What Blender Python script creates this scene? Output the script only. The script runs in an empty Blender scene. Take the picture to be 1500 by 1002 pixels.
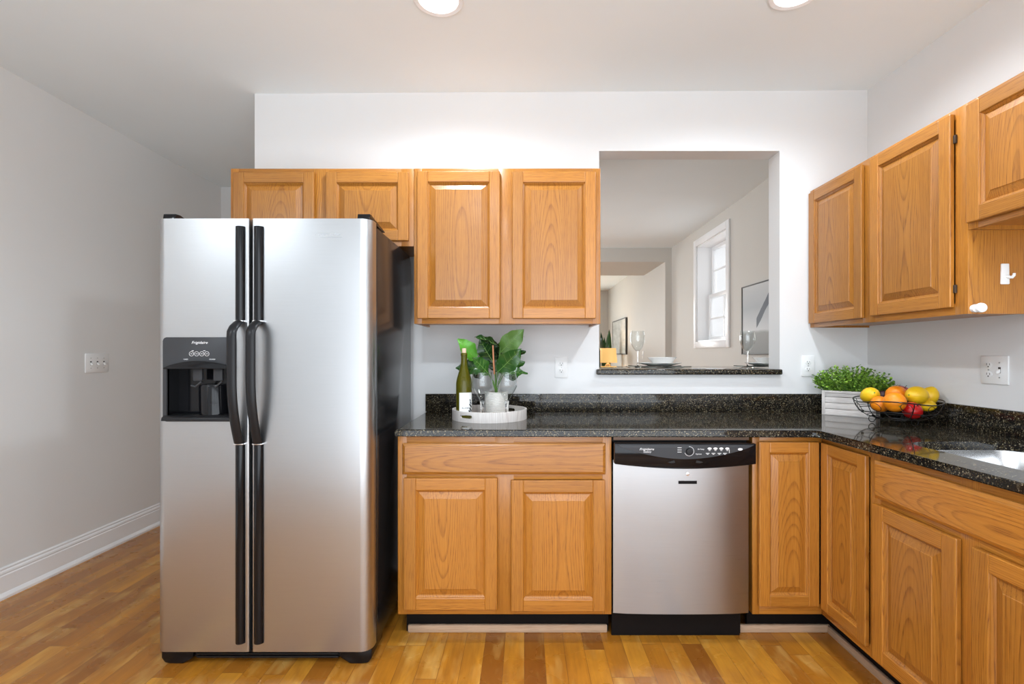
import bpy, bmesh, math, random
from mathutils import Vector, Matrix
PI = math.pi
sc = bpy.context.scene
C = sc.collection
R = random.Random(7)

# ------------------------------------------------------------------ camera, world, light, exposure
cam_d = bpy.data.cameras.new('camera'); cam = bpy.data.objects.new('camera', cam_d); C.objects.link(cam)
cam.location = (0, 0, 1.23); cam.rotation_euler = (PI/2, 0, 0)
cam_d.sensor_width = 36; cam_d.lens = 722/1500*36
cam_d.shift_x = -18/1500; cam_d.shift_y = 16/1500
cam_d.clip_start = 0.02
sc.camera = cam
sc.view_settings.view_transform = 'Standard'; sc.view_settings.look = 'None'
sc.view_settings.gamma = 1; sc.view_settings.use_curve_mapping = False
sc.view_settings.exposure = 0.18
sc.cycles.use_denoising = True
sc.cycles.max_bounces = 10; sc.cycles.diffuse_bounces = 6; sc.cycles.glossy_bounces = 5
sc.cycles.transmission_bounces = 10; sc.cycles.sample_clamp_indirect = 6
sc.cycles.caustics_reflective = False; sc.cycles.caustics_refractive = False
w = bpy.data.worlds.new('world'); sc.world = w; w.use_nodes = True
w.node_tree.nodes['Background'].inputs[0].default_value = (0.90, 0.95, 1.0, 1)
w.node_tree.nodes['Background'].inputs[1].default_value = 1.1

def area(name, loc, rot, sx, sy, power, col=(1, 1, 1)):
    d = bpy.data.lights.new(name, 'AREA'); d.shape = 'RECTANGLE'; d.size = sx; d.size_y = sy
    d.energy = power; d.color = col
    o = bpy.data.objects.new(name, d); C.objects.link(o); o.location = loc; o.rotation_euler = rot
    return o
sun_d = bpy.data.lights.new('sun', 'SUN'); sun_d.energy = 9; sun_d.angle = 0.02
sun = bpy.data.objects.new('sun', sun_d); C.objects.link(sun); sun.rotation_euler = (0, -math.radians(32), 0)
DAY = (0.88, 0.96, 1.05)
area('fill_area_kitchen', (0.35, -0.80, 1.30), (PI/2+0.55, 0, 0), 2.9, 2.4, 66, DAY)  # added fill panel outside the invented opening behind the camera
area('fill_area_side', (-2.80, 5.6, 1.5), (PI/2, 0, -PI/2), 1.4, 1.5, 75, DAY)  # added fill for the dining room, through an invented opening in the left wall
area('fill_area_front', (-0.2, 11.62, 1.5), (-PI/2, 0, 0), 1.8, 1.5, 85, (0.93, 0.97, 0.95))  # added fill for the far room, through an invented opening in the end wall
LAMP_W = 10
def spot(name, loc, k=1.0):
    d = bpy.data.lights.new(name, 'SPOT'); d.energy = LAMP_W * 4 * k; d.spot_size = math.radians(165); d.spot_blend = 0.6
    d.shadow_soft_size = 0.055; d.color = (0.90, 1.0, 1.10)
    o = bpy.data.objects.new(name, d); C.objects.link(o); o.location = loc

# ------------------------------------------------------------------ materials
def nt(name):
    m = bpy.data.materials.new(name); m.use_nodes = True
    t = m.node_tree; return m, t, t.nodes['Principled BSDF']
def plain(name, col, rough=0.5, metal=0, spec=0.5, coat=0, emis=None, es=1, trans=0, ior=1.45):
    m, t, b = nt(name)
    b.inputs['Base Color'].default_value = (*col, 1); b.inputs['Roughness'].default_value = rough
    b.inputs['Metallic'].default_value = metal; b.inputs['Specular IOR Level'].default_value = spec
    b.inputs['Coat Weight'].default_value = coat; b.inputs['Coat Roughness'].default_value = 0.1
    b.inputs['Transmission Weight'].default_value = trans; b.inputs['IOR'].default_value = ior
    if emis: b.inputs['Emission Color'].default_value = (*emis, 1); b.inputs['Emission Strength'].default_value = es
    return m
def N(t, typ, **kw):
    n = t.nodes.new(typ)
    for k, v in kw.items():
        if k.startswith('i_'):
            n.inputs[int(k[2:])].default_value = v
        else: setattr(n, k, v)
    return n
def math_(t, op, a, b=None, c=None):
    n = t.nodes.new('ShaderNodeMath'); n.operation = op
    for i, v in enumerate((a, b, c)):
        if v is None: continue
        if isinstance(v, (int, float)): n.inputs[i].default_value = v
        else: t.links.new(v, n.inputs[i])
    return n.outputs[0]
def mix(t, f, a, b, blend='MIX'):
    n = t.nodes.new('ShaderNodeMix'); n.data_type = 'RGBA'; n.blend_type = blend
    if isinstance(f, (int, float)): n.inputs[0].default_value = f
    else: t.links.new(f, n.inputs[0])
    for i, v in ((6, a), (7, b)):
        if isinstance(v, tuple): n.inputs[i].default_value = (*v, 1)
        else: t.links.new(v, n.inputs[i])
    return n.outputs[2]
def ramp(t, f, stops):
    n = t.nodes.new('ShaderNodeValToRGB'); t.links.new(f, n.inputs[0])
    e = n.color_ramp.elements
    while len(e) < len(stops): e.new(0.5)
    for i, (p, c) in enumerate(stops):
        e[i].position = p; e[i].color = (*c, 1) if isinstance(c, tuple) else (c, c, c, 1)
    return n.outputs[0]
def noise(t, vec, scale, detail=2, rough=0.5, dims='3D', dist=0):
    n = t.nodes.new('ShaderNodeTexNoise'); n.noise_dimensions = dims
    n.inputs['Scale'].default_value = scale; n.inputs['Detail'].default_value = detail
    n.inputs['Roughness'].default_value = rough; n.inputs['Distortion'].default_value = dist
    if vec is not None: t.links.new(vec, n.inputs['Vector'])
    return n.outputs[0]
def mapping(t, vec, scale=(1, 1, 1), loc=(0, 0, 0)):
    n = t.nodes.new('ShaderNodeMapping'); t.links.new(vec, n.inputs[0])
    n.inputs['Scale'].default_value = scale; n.inputs['Location'].default_value = loc
    return n.outputs[0]
def bump(t, h, b, strength=0.1, dist=0.001):
    n = t.nodes.new('ShaderNodeBump'); n.inputs['Strength'].default_value = strength
    n.inputs['Distance'].default_value = dist
    t.links.new(h, n.inputs['Height']); t.links.new(n.outputs[0], b.inputs['Normal'])

def wood(name, light, mid, dark, rough=0.34, coat=0.25, ring=1.0, contrast=1.0):
    """flat-sawn grain: growth rings cut by the board face; 'grain' = (across, depth, along) plus a board's own offset"""
    m, t, b = nt(name)
    at = N(t, 'ShaderNodeAttribute', attribute_name='grain'); v = at.outputs['Vector']
    bd = N(t, 'ShaderNodeAttribute', attribute_name='board').outputs['Vector']
    sb = t.nodes.new('ShaderNodeSeparateXYZ'); t.links.new(bd, sb.inputs[0])
    add = t.nodes.new('ShaderNodeVectorMath'); add.operation = 'ADD'
    sc10 = t.nodes.new('ShaderNodeVectorMath'); sc10.operation = 'SCALE'; sc10.inputs[3].default_value = 13.0
    t.links.new(bd, sc10.inputs[0]); t.links.new(v, add.inputs[0]); t.links.new(sc10.outputs[0], add.inputs[1])
    p = add.outputs[0]
    s = t.nodes.new('ShaderNodeSeparateXYZ'); t.links.new(v, s.inputs[0])
    # the heart of the tree wanders slowly along the board
    n1 = noise(t, mapping(t, p, (1.2, 1.2, 0.8)), 1.0, 1, 0.5)
    n2 = noise(t, mapping(t, p, (7, 7, 1.6)), 1.0, 2, 0.5)
    u = math_(t, 'SUBTRACT', s.outputs[0], math_(t, 'MULTIPLY', math_(t, 'SUBTRACT', sb.outputs[0], 0.5), 0.45))
    u = math_(t, 'ADD', u, math_(t, 'MULTIPLY', math_(t, 'SUBTRACT', n2, 0.5), 0.022))
    d = math_(t, 'ADD', math_(t, 'MULTIPLY', n1, 0.75), math_(t, 'ADD', math_(t, 'MULTIPLY', s.outputs[1], 0.6), math_(t, 'MULTIPLY', sb.outputs[1], 0.12)))
    d = math_(t, 'ADD', d, math_(t, 'MULTIPLY', math_(t, 'SUBTRACT', n2, 0.5), 0.05))
    r = math_(t, 'SQRT', math_(t, 'ADD', math_(t, 'MULTIPLY', math_(t, 'MULTIPLY', u, u), 15.0), math_(t, 'MULTIPLY', d, d)))
    fr = math_(t, 'FRACT', math_(t, 'MULTIPLY', r, 50 * ring))
    g = ramp(t, fr, [(0.0, 0.15), (0.12, 0.0), (0.62, 0.08), (0.86, 0.85), (0.94, 1.0), (1.0, 0.15)])
    # pores: short dark dashes along the grain
    po = noise(t, mapping(t, p, (430, 430, 16)), 1.0, 2, 0.6)
    pores = ramp(t, po, [(0.50, 0.0), (0.66, 1.0)])
    fine = noise(t, mapping(t, p, (160, 160, 3)), 1.0, 3, 0.6)
    tone = noise(t, mapping(t, p, (5, 5, 0.7)), 1.0, 1)
    c = mix(t, ramp(t, fine, [(0.3, 0.0), (0.7, 1.0)]), light, mid)
    c = mix(t, math_(t, 'MULTIPLY', pores, 0.22*contrast), c, dark)
    c = mix(t, math_(t, 'MULTIPLY', g, math_(t, 'ADD', 0.36*contrast, math_(t, 'MULTIPLY', pores, 0.62*contrast))), c, dark)
    hs = t.nodes.new('ShaderNodeHueSaturation'); t.links.new(c, hs.inputs['Color'])
    t.links.new(math_(t, 'ADD', 0.80, math_(t, 'ADD', math_(t, 'MULTIPLY', sb.outputs[2], 0.22), math_(t, 'MULTIPLY', tone, 0.18))), hs.inputs['Value'])
    t.links.new(hs.outputs[0], b.inputs['Base Color'])
    b.inputs['Roughness'].default_value = rough; b.inputs['Coat Weight'].default_value = coat; b.inputs['Coat Roughness'].default_value = 0.22
    bump(t, math_(t, 'ADD', math_(t, 'MULTIPLY', pores, -0.4), math_(t, 'MULTIPLY', g, -0.3)), b, 0.12, 0.0006)
    return m
M = {}
M['oak'] = wood('honey_oak', (0.47, 0.195, 0.028), (0.38, 0.142, 0.017), (0.16, 0.045, 0.006))
M['strip'] = wood('bare_wood_strip', (0.50, 0.36, 0.25), (0.42, 0.29, 0.19), (0.28, 0.17, 0.10), rough=0.6, coat=0)
M['whitewash'] = wood('whitewashed_wood', (0.72, 0.69, 0.66), (0.62, 0.58, 0.55), (0.36, 0.30, 0.27), rough=0.7, coat=0, ring=0.8, contrast=0.8)

def floor_mat():
    m, t, b = nt('maple_strip_floor')
    tc = t.nodes.new('ShaderNodeTexCoord'); s = t.nodes.new('ShaderNodeSeparateXYZ'); t.links.new(tc.outputs['Object'], s.inputs[0])
    W, Ln = 0.083, 0.95
    xi = math_(t, 'DIVIDE', s.outputs[0], W); row = math_(t, 'FLOOR', xi)
    wn = N(t, 'ShaderNodeTexWhiteNoise', noise_dimensions='1D'); t.links.new(row, wn.inputs['W'])
    yi = math_(t, 'DIVIDE', math_(t, 'ADD', s.outputs[1], math_(t, 'MULTIPLY', wn.outputs['Value'], 7.0)), Ln); col = math_(t, 'FLOOR', yi)
    cv = t.nodes.new('ShaderNodeCombineXYZ'); t.links.new(row, cv.inputs[0]); t.links.new(col, cv.inputs[1])
    w2 = N(t, 'ShaderNodeTexWhiteNoise', noise_dimensions='2D'); t.links.new(cv.outputs[0], w2.inputs['Vector'])
    off = t.nodes.new('ShaderNodeVectorMath'); off.operation = 'MULTIPLY_ADD'
    t.links.new(w2.outputs['Color'], off.inputs[0]); off.inputs[1].default_value = (20, 20, 20); t.links.new(tc.outputs['Object'], off.inputs[2])
    p = off.outputs[0]
    a = noise(t, mapping(t, p, (14, 3.2, 1)), 1.0, 3, 0.6, dist=0.6)
    f = noise(t, mapping(t, p, (110, 4, 1)), 1.0, 3, 0.6)
    base = ramp(t, w2.outputs['Value'], [(0.0, (0.20, 0.062, 0.008)), (0.14, (0.36, 0.130, 0.013)), (0.55, (0.50, 0.200, 0.018)), (1.0, (0.58, 0.26, 0.028))])
    c = mix(t, ramp(t, a, [(0.35, 0.0), (0.70, 0.75)]), base, (0.28, 0.100, 0.012))
    c = mix(t, ramp(t, f, [(0.4, 0.0), (0.8, 0.35)]), c, (0.22, 0.075, 0.010))
    spk = noise(t, mapping(t, p, (9, 2.5, 1), (3, 3, 3)), 1.0, 3, 0.7)
    c = mix(t, ramp(t, spk, [(0.52, 0.0), (0.72, 0.5)]), c, (0.68, 0.42, 0.12))
    ex = math_(t, 'ABSOLUTE', math_(t, 'SUBTRACT', math_(t, 'FRACT', xi), 0.5))
    ey = math_(t, 'ABSOLUTE', math_(t, 'SUBTRACT', math_(t, 'FRACT', yi), 0.5))
    gap = math_(t, 'MAXIMUM', math_(t, 'GREATER_THAN', ex, 0.489), math_(t, 'GREATER_THAN', ey, 0.4988))
    c = mix(t, math_(t, 'MULTIPLY', gap, 0.75), c, (0.13, 0.045, 0.012))
    t.links.new(c, b.inputs['Base Color'])
    rr = noise(t, tc.outputs['Object'], 6, 3)
    t.links.new(math_(t, 'ADD', 0.20, math_(t, 'MULTIPLY', rr, 0.16)), b.inputs['Roughness'])
    b.inputs['Coat Weight'].default_value = 0.08; b.inputs['Coat Roughness'].default_value = 0.15
    bump(t, math_(t, 'MULTIPLY', gap, -1.0), b, 0.3, 0.001)
    return m
M['floor'] = floor_mat()

def paint(name, col, rough=0.6, b_s=0.06):
    m, t, b = nt(name); tc = t.nodes.new('ShaderNodeTexCoord')
    n = noise(t, tc.outputs['Object'], 2.2, 3); n2 = noise(t, tc.outputs['Object'], 260, 2)
    c = mix(t, n, tuple(x*0.97 for x in col), tuple(min(1, x*1.02) for x in col))
    t.links.new(c, b.inputs['Base Color']); b.inputs['Roughness'].default_value = rough
    b.inputs['Specular IOR Level'].default_value = 0.3
    bump(t, n2, b, b_s, 0.0006); return m
M['wall'] = paint('off_white_wall_paint', (0.75, 0.75, 0.745))
M['greige'] = paint('greige_wall_paint', (0.60, 0.575, 0.53))
M['left_wall'] = paint('pale_greige_wall_paint', (0.76, 0.755, 0.74))
M['ceiling'] = paint('ceiling_paint', (0.84, 0.90, 0.92), 0.8)
M['trim'] = paint('white_trim_paint', (0.84, 0.84, 0.84), 0.3, 0.01)
M['siding'] = paint('neighbour_siding', (0.85, 0.86, 0.88), 0.6)

def granite():
    m, t, b = nt('dark_speckled_granite'); tc = t.nodes.new('ShaderNodeTexCoord'); o = tc.outputs['Object']
    v = N(t, 'ShaderNodeTexVoronoi'); v.inputs['Scale'].default_value = 330; t.links.new(o, v.inputs['Vector'])
    sp = t.nodes.new('ShaderNodeSeparateColor'); t.links.new(v.outputs['Color'], sp.inputs[0])
    v2 = N(t, 'ShaderNodeTexVoronoi'); v2.inputs['Scale'].default_value = 150; t.links.new(o, v2.inputs['Vector'])
    sp2 = t.nodes.new('ShaderNodeSeparateColor'); t.links.new(v2.outputs['Color'], sp2.inputs[0])
    cl = noise(t, o, 28, 3, 0.6)
    f = math_(t, 'MULTIPLY', ramp(t, sp.outputs[0], [(0.66, 0.0), (0.98, 0.9)]), ramp(t, cl, [(0.38, 0.12), (0.68, 1.0)]))
    c = mix(t, f, (0.010, 0.009, 0.008), (0.15, 0.115, 0.055))
    c = mix(t, ramp(t, sp2.outputs[1], [(0.88, 0.0), (0.96, 0.6)]), c, (0.10, 0.085, 0.06))
    c = mix(t, ramp(t, sp.outputs[2], [(0.93, 0.0), (0.97, 0.8)]), c, (0.34, 0.29, 0.19))
    t.links.new(c, b.inputs['Base Color']); b.inputs['Roughness'].default_value = 0.06; b.inputs['Specular IOR Level'].default_value = 0.35
    return m
M['granite'] = granite()

def steel(name, col=(0.60, 0.60, 0.61), rough=0.27, wav=0.0, horiz=True, aniso=0.0):
    m, t, b = nt(name); tc = t.nodes.new('ShaderNodeTexCoord'); o = tc.outputs['Object']
    b.inputs['Metallic'].default_value = 1; b.inputs['Base Color'].default_value = (*col, 1)
    f = noise(t, mapping(t, o, (6, 6, 900) if horiz else (900, 900, 6)), 1.0, 2)
    t.links.new(math_(t, 'ADD', rough - 0.05, math_(t, 'MULTIPLY', f, 0.10)), b.inputs['Roughness'])
    cc = mix(t, f, tuple(x*0.94 for x in col), tuple(x*1.05 for x in col)); t.links.new(cc, b.inputs['Base Color'])
    if aniso:
        b.inputs['Anisotropic'].default_value = aniso
        tg = N(t, 'ShaderNodeTangent', direction_type='RADIAL', axis='Z'); t.links.new(tg.outputs[0], b.inputs['Tangent']); b.inputs['Anisotropic Rotation'].default_value = 0.25
    n = noise(t, mapping(t, o, (1.6, 1.6, 3.0)), 1.0, 1)
    bump(t, math_(t, 'ADD', math_(t, 'MULTIPLY', n, wav), math_(t, 'MULTIPLY', f, 0.0)), b, 1.0, 0.02)
    return m
M['steel'] = steel('brushed_steel_fridge', (0.48, 0.486, 0.492), 0.31, 0.10)
M['steel_dw'] = steel('brushed_steel_dishwasher', (0.41, 0.41, 0.413), 0.30, 0.12, aniso=0.75)
M['steel_sink'] = steel('satin_steel_sink', (0.68, 0.68, 0.68), 0.24, 0.0)
M['black_plastic'] = plain('black_plastic', (0.011, 0.011, 0.012), 0.34, spec=0.3)
M['black_gloss'] = plain('gloss_black_plastic', (0.005, 0.005, 0.006), 0.12, spec=0.35)
def fridge_side():
    m, t, b = nt('textured_black_steel'); tc = t.nodes.new('ShaderNodeTexCoord')
    b.inputs['Base Color'].default_value = (0.012, 0.012, 0.013, 1); b.inputs['Roughness'].default_value = 0.17
    bump(t, noise(t, tc.outputs['Object'], 240, 2), b, 0.12, 0.0012); return m
M['fridge_side'] = fridge_side()
M['grey_panel'] = plain('dark_grey_panel', (0.036, 0.037, 0.040), 0.38, spec=0.3)
M['white_ink'] = plain('white_print', (0.8, 0.8, 0.8), 0.5)
M['etched'] = plain('polished_emblem', (0.56, 0.57, 0.58), 0.2, metal=1)
M['silver'] = plain('silver_ring', (0.85, 0.85, 0.85), 0.2, metal=1)
M['dark'] = plain('dark_recess', (0.012, 0.011, 0.010), 0.6)
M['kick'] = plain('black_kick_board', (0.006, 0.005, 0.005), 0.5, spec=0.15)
M['brown_strip'] = plain('brown_bracket_strip', (0.20, 0.12, 0.08), 0.5)
M['plastic'] = plain('white_plastic', (0.82, 0.82, 0.81), 0.35)
M['slot'] = plain('dark_slot', (0.05, 0.045, 0.04), 0.6)
M['screw'] = plain('screw_head', (0.5, 0.5, 0.48), 0.4, metal=1)
M['glass'] = plain('clear_glass', (1, 1, 1), 0.0, trans=1, ior=1.47)
def thin_glass(name, lo, hi, tint=(1, 1, 1)):
    m = bpy.data.materials.new(name); m.use_nodes = True; t = m.node_tree; t.nodes.clear()
    out = t.nodes.new('ShaderNodeOutputMaterial'); a = t.nodes.new('ShaderNodeBsdfTransparent'); a.inputs[0].default_value = (*tint, 1)
    b = t.nodes.new('ShaderNodeBsdfGlossy'); b.inputs['Roughness'].default_value = 0.02
    lw = t.nodes.new('ShaderNodeLayerWeight'); lw.inputs[0].default_value = 0.5; mx = t.nodes.new('ShaderNodeMixShader')
    f = math_(t, 'ADD', lo, math_(t, 'MULTIPLY', math_(t, 'POWER', lw.outputs['Facing'], 4), hi))
    t.links.new(f, mx.inputs[0]); t.links.new(a.outputs[0], mx.inputs[1]); t.links.new(b.outputs[0], mx.inputs[2]); t.links.new(mx.outputs[0], out.inputs[0])
    return m
M['pane'] = thin_glass('window_glass', 0.03, 0.3)
M['thin_glass'] = thin_glass('thin_clear_glass', 0.04, 1.0, (0.97, 0.98, 0.98))
M['bottle'] = plain('olive_bottle_glass', (0.13, 0.12, 0.008), 0.05, trans=0.45, ior=1.35)
M['cork'] = plain('cork', (0.62, 0.46, 0.34), 0.8)
M['paper'] = plain('label_paper', (0.80, 0.80, 0.79), 0.6)
M['ink'] = plain('dark_ink', (0.03, 0.03, 0.03), 0.6)
M['porcelain'] = plain('white_porcelain', (0.86, 0.86, 0.84), 0.12, coat=0.4)
def ribbed():
    m, t, b = nt('ribbed_ceramic'); tc = t.nodes.new('ShaderNodeTexCoord')
    s = t.nodes.new('ShaderNodeSeparateXYZ'); t.links.new(tc.outputs['Object'], s.inputs[0])
    n = noise(t, tc.outputs['Object'], 30, 2)
    h = math_(t, 'SINE', math_(t, 'ADD', math_(t, 'MULTIPLY', s.outputs[2], 900), math_(t, 'MULTIPLY', n, 5)))
    t.links.new(mix(t, math_(t, 'MULTIPLY', math_(t, 'ADD', h, 1), 0.5), (0.55, 0.52, 0.47), (0.80, 0.78, 0.74)), b.inputs['Base Color'])
    b.inputs['Roughness'].default_value = 0.6; bump(t, h, b, 0.5, 0.002); return m
M['ribbed'] = ribbed()
def leafm(name, a, b_, rough=0.3):
    m, t, b = nt(name); at = N(t, 'ShaderNodeAttribute', attribute_name='board')
    s = t.nodes.new('ShaderNodeSeparateXYZ'); t.links.new(at.outputs['Vector'], s.inputs[0])
    t.links.new(mix(t, s.outputs[0], a, b_), b.inputs['Base Color']); b.inputs['Roughness'].default_value = rough
    return m
M['leaf_dark'] = leafm('broad_leaf', (0.008, 0.032, 0.008), (0.025, 0.095, 0.014), 0.25)
M['leaf_bright'] = leafm('bright_broad_leaf', (0.08, 0.30, 0.02), (0.10, 0.34, 0.03), 0.35)
M['leaf_back'] = leafm('olive_leaf_underside', (0.065, 0.14, 0.02), (0.08, 0.17, 0.025), 0.45)
M['vein'] = plain('leaf_vein', (0.16, 0.30, 0.06), 0.5)
M['leaf_small'] = leafm('small_leaf', (0.035, 0.13, 0.010), (0.36, 0.60, 0.07), 0.4)
M['stem'] = plain('green_stem', (0.12, 0.26, 0.05), 0.5)
M['twig'] = plain('reddish_stem', (0.48, 0.20, 0.10), 0.6)
M['soil'] = plain('dark_soil', (0.03, 0.02, 0.012), 0.9)
def peel(name, c1, c2, rough=0.4, bs=0.25, sc_=240):
    m, t, b = nt(name); tc = t.nodes.new('ShaderNodeTexCoord'); o = tc.outputs['Object']
    t.links.new(mix(t, noise(t, o, 16, 3), c1, c2), b.inputs['Base Color']); b.inputs['Roughness'].default_value = rough
    bump(t, noise(t, o, sc_, 2), b, bs, 0.0015); return m
M['lemon'] = peel('lemon_peel', (0.88, 0.58, 0.012), (0.80, 0.46, 0.008))
M['orange'] = peel('orange_peel', (0.90, 0.30, 0.006), (0.84, 0.21, 0.004))
M['apple'] = peel('red_apple_skin', (0.52, 0.010, 0.010), (0.33, 0.006, 0.008), 0.18, 0.02, 60)
M['plum'] = peel('dark_plum_skin', (0.05, 0.010, 0.02), (0.03, 0.006, 0.015), 0.4, 0.02, 60)
M['wire'] = plain('black_wire', (0.012, 0.012, 0.012), 0.3, metal=0.3)
M['bulb'] = plain('lit_lamp', (1, 1, 1), 0.5, emis=(1.0, 0.95, 0.88), es=9)
M['shade'] = plain('glowing_lamp_shade', (0.8, 0.6, 0.3), 0.8, emis=(0.95, 0.55, 0.17), es=0.62)
M['bronze'] = plain('dark_lamp_base', (0.05, 0.035, 0.025), 0.4)
M['chair'] = plain('dark_green_upholstery', (0.03, 0.04, 0.03), 0.8)
M['side_table'] = plain('light_grey_table', (0.45, 0.44, 0.42), 0.5)
M['frame_dark'] = plain('dark_picture_frame', (0.05, 0.045, 0.04), 0.5)
M['mat_leaf'] = plain('silver_green_placemat', (0.50, 0.53, 0.49), 0.4)
M['mat_dark'] = plain('dark_green_placemat', (0.04, 0.055, 0.045), 0.5)

def art(name, kind):
    m, t, b = nt(name); at = N(t, 'ShaderNodeAttribute', attribute_name='grain'); v = at.outputs['Vector']
    s = t.nodes.new('ShaderNodeSeparateXYZ'); t.links.new(v, s.inputs[0])   # u along, -, w up (metres)
    n = noise(t, mapping(t, v, (4, 1, 9)), 1.0, 4, 0.6)
    if kind == 0:
        c = ramp(t, n, [(0.3, (0.30, 0.30, 0.27)), (0.55, (0.42, 0.42, 0.39)), (0.75, (0.55, 0.54, 0.50))])
    else:
        z = math_(t, 'ADD', s.outputs[2], math_(t, 'MULTIPLY', math_(t, 'SUBTRACT', n, 0.5), 0.05))
        c = ramp(t, z, [(0.0, (0.17, 0.17, 0.165)), (0.17, (0.24, 0.24, 0.23)), (0.20, (0.55, 0.56, 0.57)), (0.40, (0.36, 0.38, 0.40)), (0.62, (0.55, 0.56, 0.56))])
        u = s.outputs[0]
        # dark slanting peak
        q = math_(t, 'SUBTRACT', s.outputs[2], math_(t, 'ADD', 0.20, math_(t, 'MULTIPLY', math_(t, 'SUBTRACT', u, 0.18), 0.9)))
        inside = math_(t, 'MULTIPLY', math_(t, 'LESS_THAN', math_(t, 'ABSOLUTE', math_(t, 'ADD', q, math_(t, 'MULTIPLY', n, 0.04))), 0.045), math_(t, 'GREATER_THAN', u, 0.27))
        c = mix(t, inside, c, (0.055, 0.065, 0.09))
    t.links.new(c, b.inputs['Base Color']); b.inputs['Roughness'].default_value = 0.5
    return m
M['art_grey'] = art('grey_abstract_canvas', 0); M['art_mountain'] = art('grey_landscape_canvas', 1)

# ------------------------------------------------------------------ mesh building
class MB:
    def __init__(s, T=None):
        s.bm = bmesh.new(); s.T = T
        s.g = s.bm.verts.layers.float_vector.new('grain'); s.b = s.bm.verts.layers.float_vector.new('board')
    def _take(s, bm, grain=('x', 'y', 'z'), T=None, mi=0, board0=None):
        """copy bm into self; grain = axes giving (across, depth, along)"""
        ctr = Vector((0, 0, 0))
        for v in bm.verts: ctr += v.co
        ctr /= max(1, len(bm.verts))
        rb = (board0 if board0 is not None else R.choice((R.uniform(0, 0.3), R.uniform(0.7, 1))), R.random(), R.random()); ix = ['xyz'.index(a) for a in grain]
        mp = {}
        for v in bm.verts:
            co = v.co.copy(); q = co - ctr
            if T: co = T @ co if isinstance(T, Matrix) else Vector(T(co))
            if s.T: co = Vector(s.T(co))
            n = s.bm.verts.new(co); n[s.g] = (q[ix[0]], q[ix[1]], q[ix[2]]); n[s.b] = rb; mp[v] = n
        for f in bm.faces:
            try: nf = s.bm.faces.new([mp[v] for v in f.verts]); nf.material_index = mi
            except ValueError: pass
        bm.free()
    def box(s, x0, x1, y0, y1, z0, z1, bev=0.0, grain=('x', 'y', 'z'), T=None, mi=0, seg=2):
        bm = bmesh.new(); bmesh.ops.create_cube(bm, size=1)
        for v in bm.verts: v.co = Vector(((x0+x1)/2 + v.co.x*(x1-x0), (y0+y1)/2 + v.co.y*(y1-y0), (z0+z1)/2 + v.co.z*(z1-z0)))
        if bev: bmesh.ops.bevel(bm, geom=list(bm.edges), offset=bev, segments=seg, affect='EDGES', profile=0.5)
        s._take(bm, grain, T, mi); return s
    def prism(s, pts, a, b, axis='y', bev=0, grain=('x', 'y', 'z'), T=None, mi=0):
        """polygon pts in the plane normal to axis, extruded a..b"""
        bm = bmesh.new()
        def P(p, h):
            return {'y': (p[0], h, p[1]), 'x': (h, p[0], p[1]), 'z': (p[0], p[1], h)}[axis]
        A = [bm.verts.new(P(p, a)) for p in pts]; B = [bm.verts.new(P(p, b)) for p in pts]
        bm.faces.new(A); bm.faces.new(B[::-1]); n = len(pts)
        for i in range(n): bm.faces.new([A[i], B[i], B[(i+1) % n], A[(i+1) % n]][::-1])
        if bev: bmesh.ops.bevel(bm, geom=[e for e in bm.edges], offset=bev, segments=2, affect='EDGES', profile=0.5)
        s._take(bm, grain, T, mi); return s
    def lathe(s, prof, c=(0, 0, 0), n=32, T=None, mi=0, arc=None, close=False):
        bm = bmesh.new(); rings = []
        a0, a1 = arc if arc else (0, 2*PI); k = n if not arc else n+1
        for r, z in prof:
            if r < 1e-6 and not arc: rings.append([bm.verts.new((c[0], c[1], c[2]+z))])
            else: rings.append([bm.verts.new((c[0]+r*math.cos(a0+(a1-a0)*i/n), c[1]+r*math.sin(a0+(a1-a0)*i/n), c[2]+z)) for i in range(k)])
        for j in range(len(rings)-1 + (1 if close else 0)):
            A, B = rings[j], rings[(j+1) % len(rings)]
            m = n
            for i in range(m):
                i2 = (i+1) % k
                try:
                    if len(A) == 1 and len(B) == 1: continue
                    if len(A) == 1: bm.faces.new([A[0], B[i2], B[i]])
                    elif len(B) == 1: bm.faces.new([A[i], A[i2], B[0]])
                    else: bm.faces.new([A[i], A[i2], B[i2], B[i]])
                except ValueError: pass
        s._take(bm, ('x', 'y', 'z'), T, mi); return s
    def tube(s, pts, r, n=8, closed=False, T=None, mi=0, sx=1, sy=1, caps=True, up=None):
        pts = [Vector(p) for p in pts]; bm = bmesh.new(); rings = []; m = len(pts)
        rr = r if isinstance(r, (list, tuple)) else [r]*m
        prev = None
        for i, p in enumerate(pts):
            if closed: t = (pts[(i+1) % m] - pts[i-1]).normalized()
            else: t = (pts[min(i+1, m-1)] - pts[max(i-1, 0)]).normalized()
            if up is not None: u = Vector(up)
            elif prev is None: u = Vector((0, 0, 1)) if abs(t.z) < 0.9 else Vector((1, 0, 0))
            else: u = prev
            a = (u - t*u.dot(t)).normalized(); prev = a; b = t.cross(a)
            rings.append([bm.verts.new(p + a*math.cos(2*PI*k/n)*rr[i]*sx + b*math.sin(2*PI*k/n)*rr[i]*sy) for k in range(n)])
        for j in range(m - (0 if closed else 1)):
            A, B = rings[j], rings[(j+1) % m]
            for k in range(n): bm.faces.new([A[k], A[(k+1) % n], B[(k+1) % n], B[k]])
        if caps and not closed: bm.faces.new(rings[0][::-1]); bm.faces.new(rings[-1])
        s._take(bm, ('x', 'y', 'z'), T, mi); return s
    def poly(s, pts, T=None, mi=0):
        bm = bmesh.new(); bm.faces.new([bm.verts.new(p) for p in pts]); s._take(bm, ('x', 'y', 'z'), T, mi); return s
ROOT = {}
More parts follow.
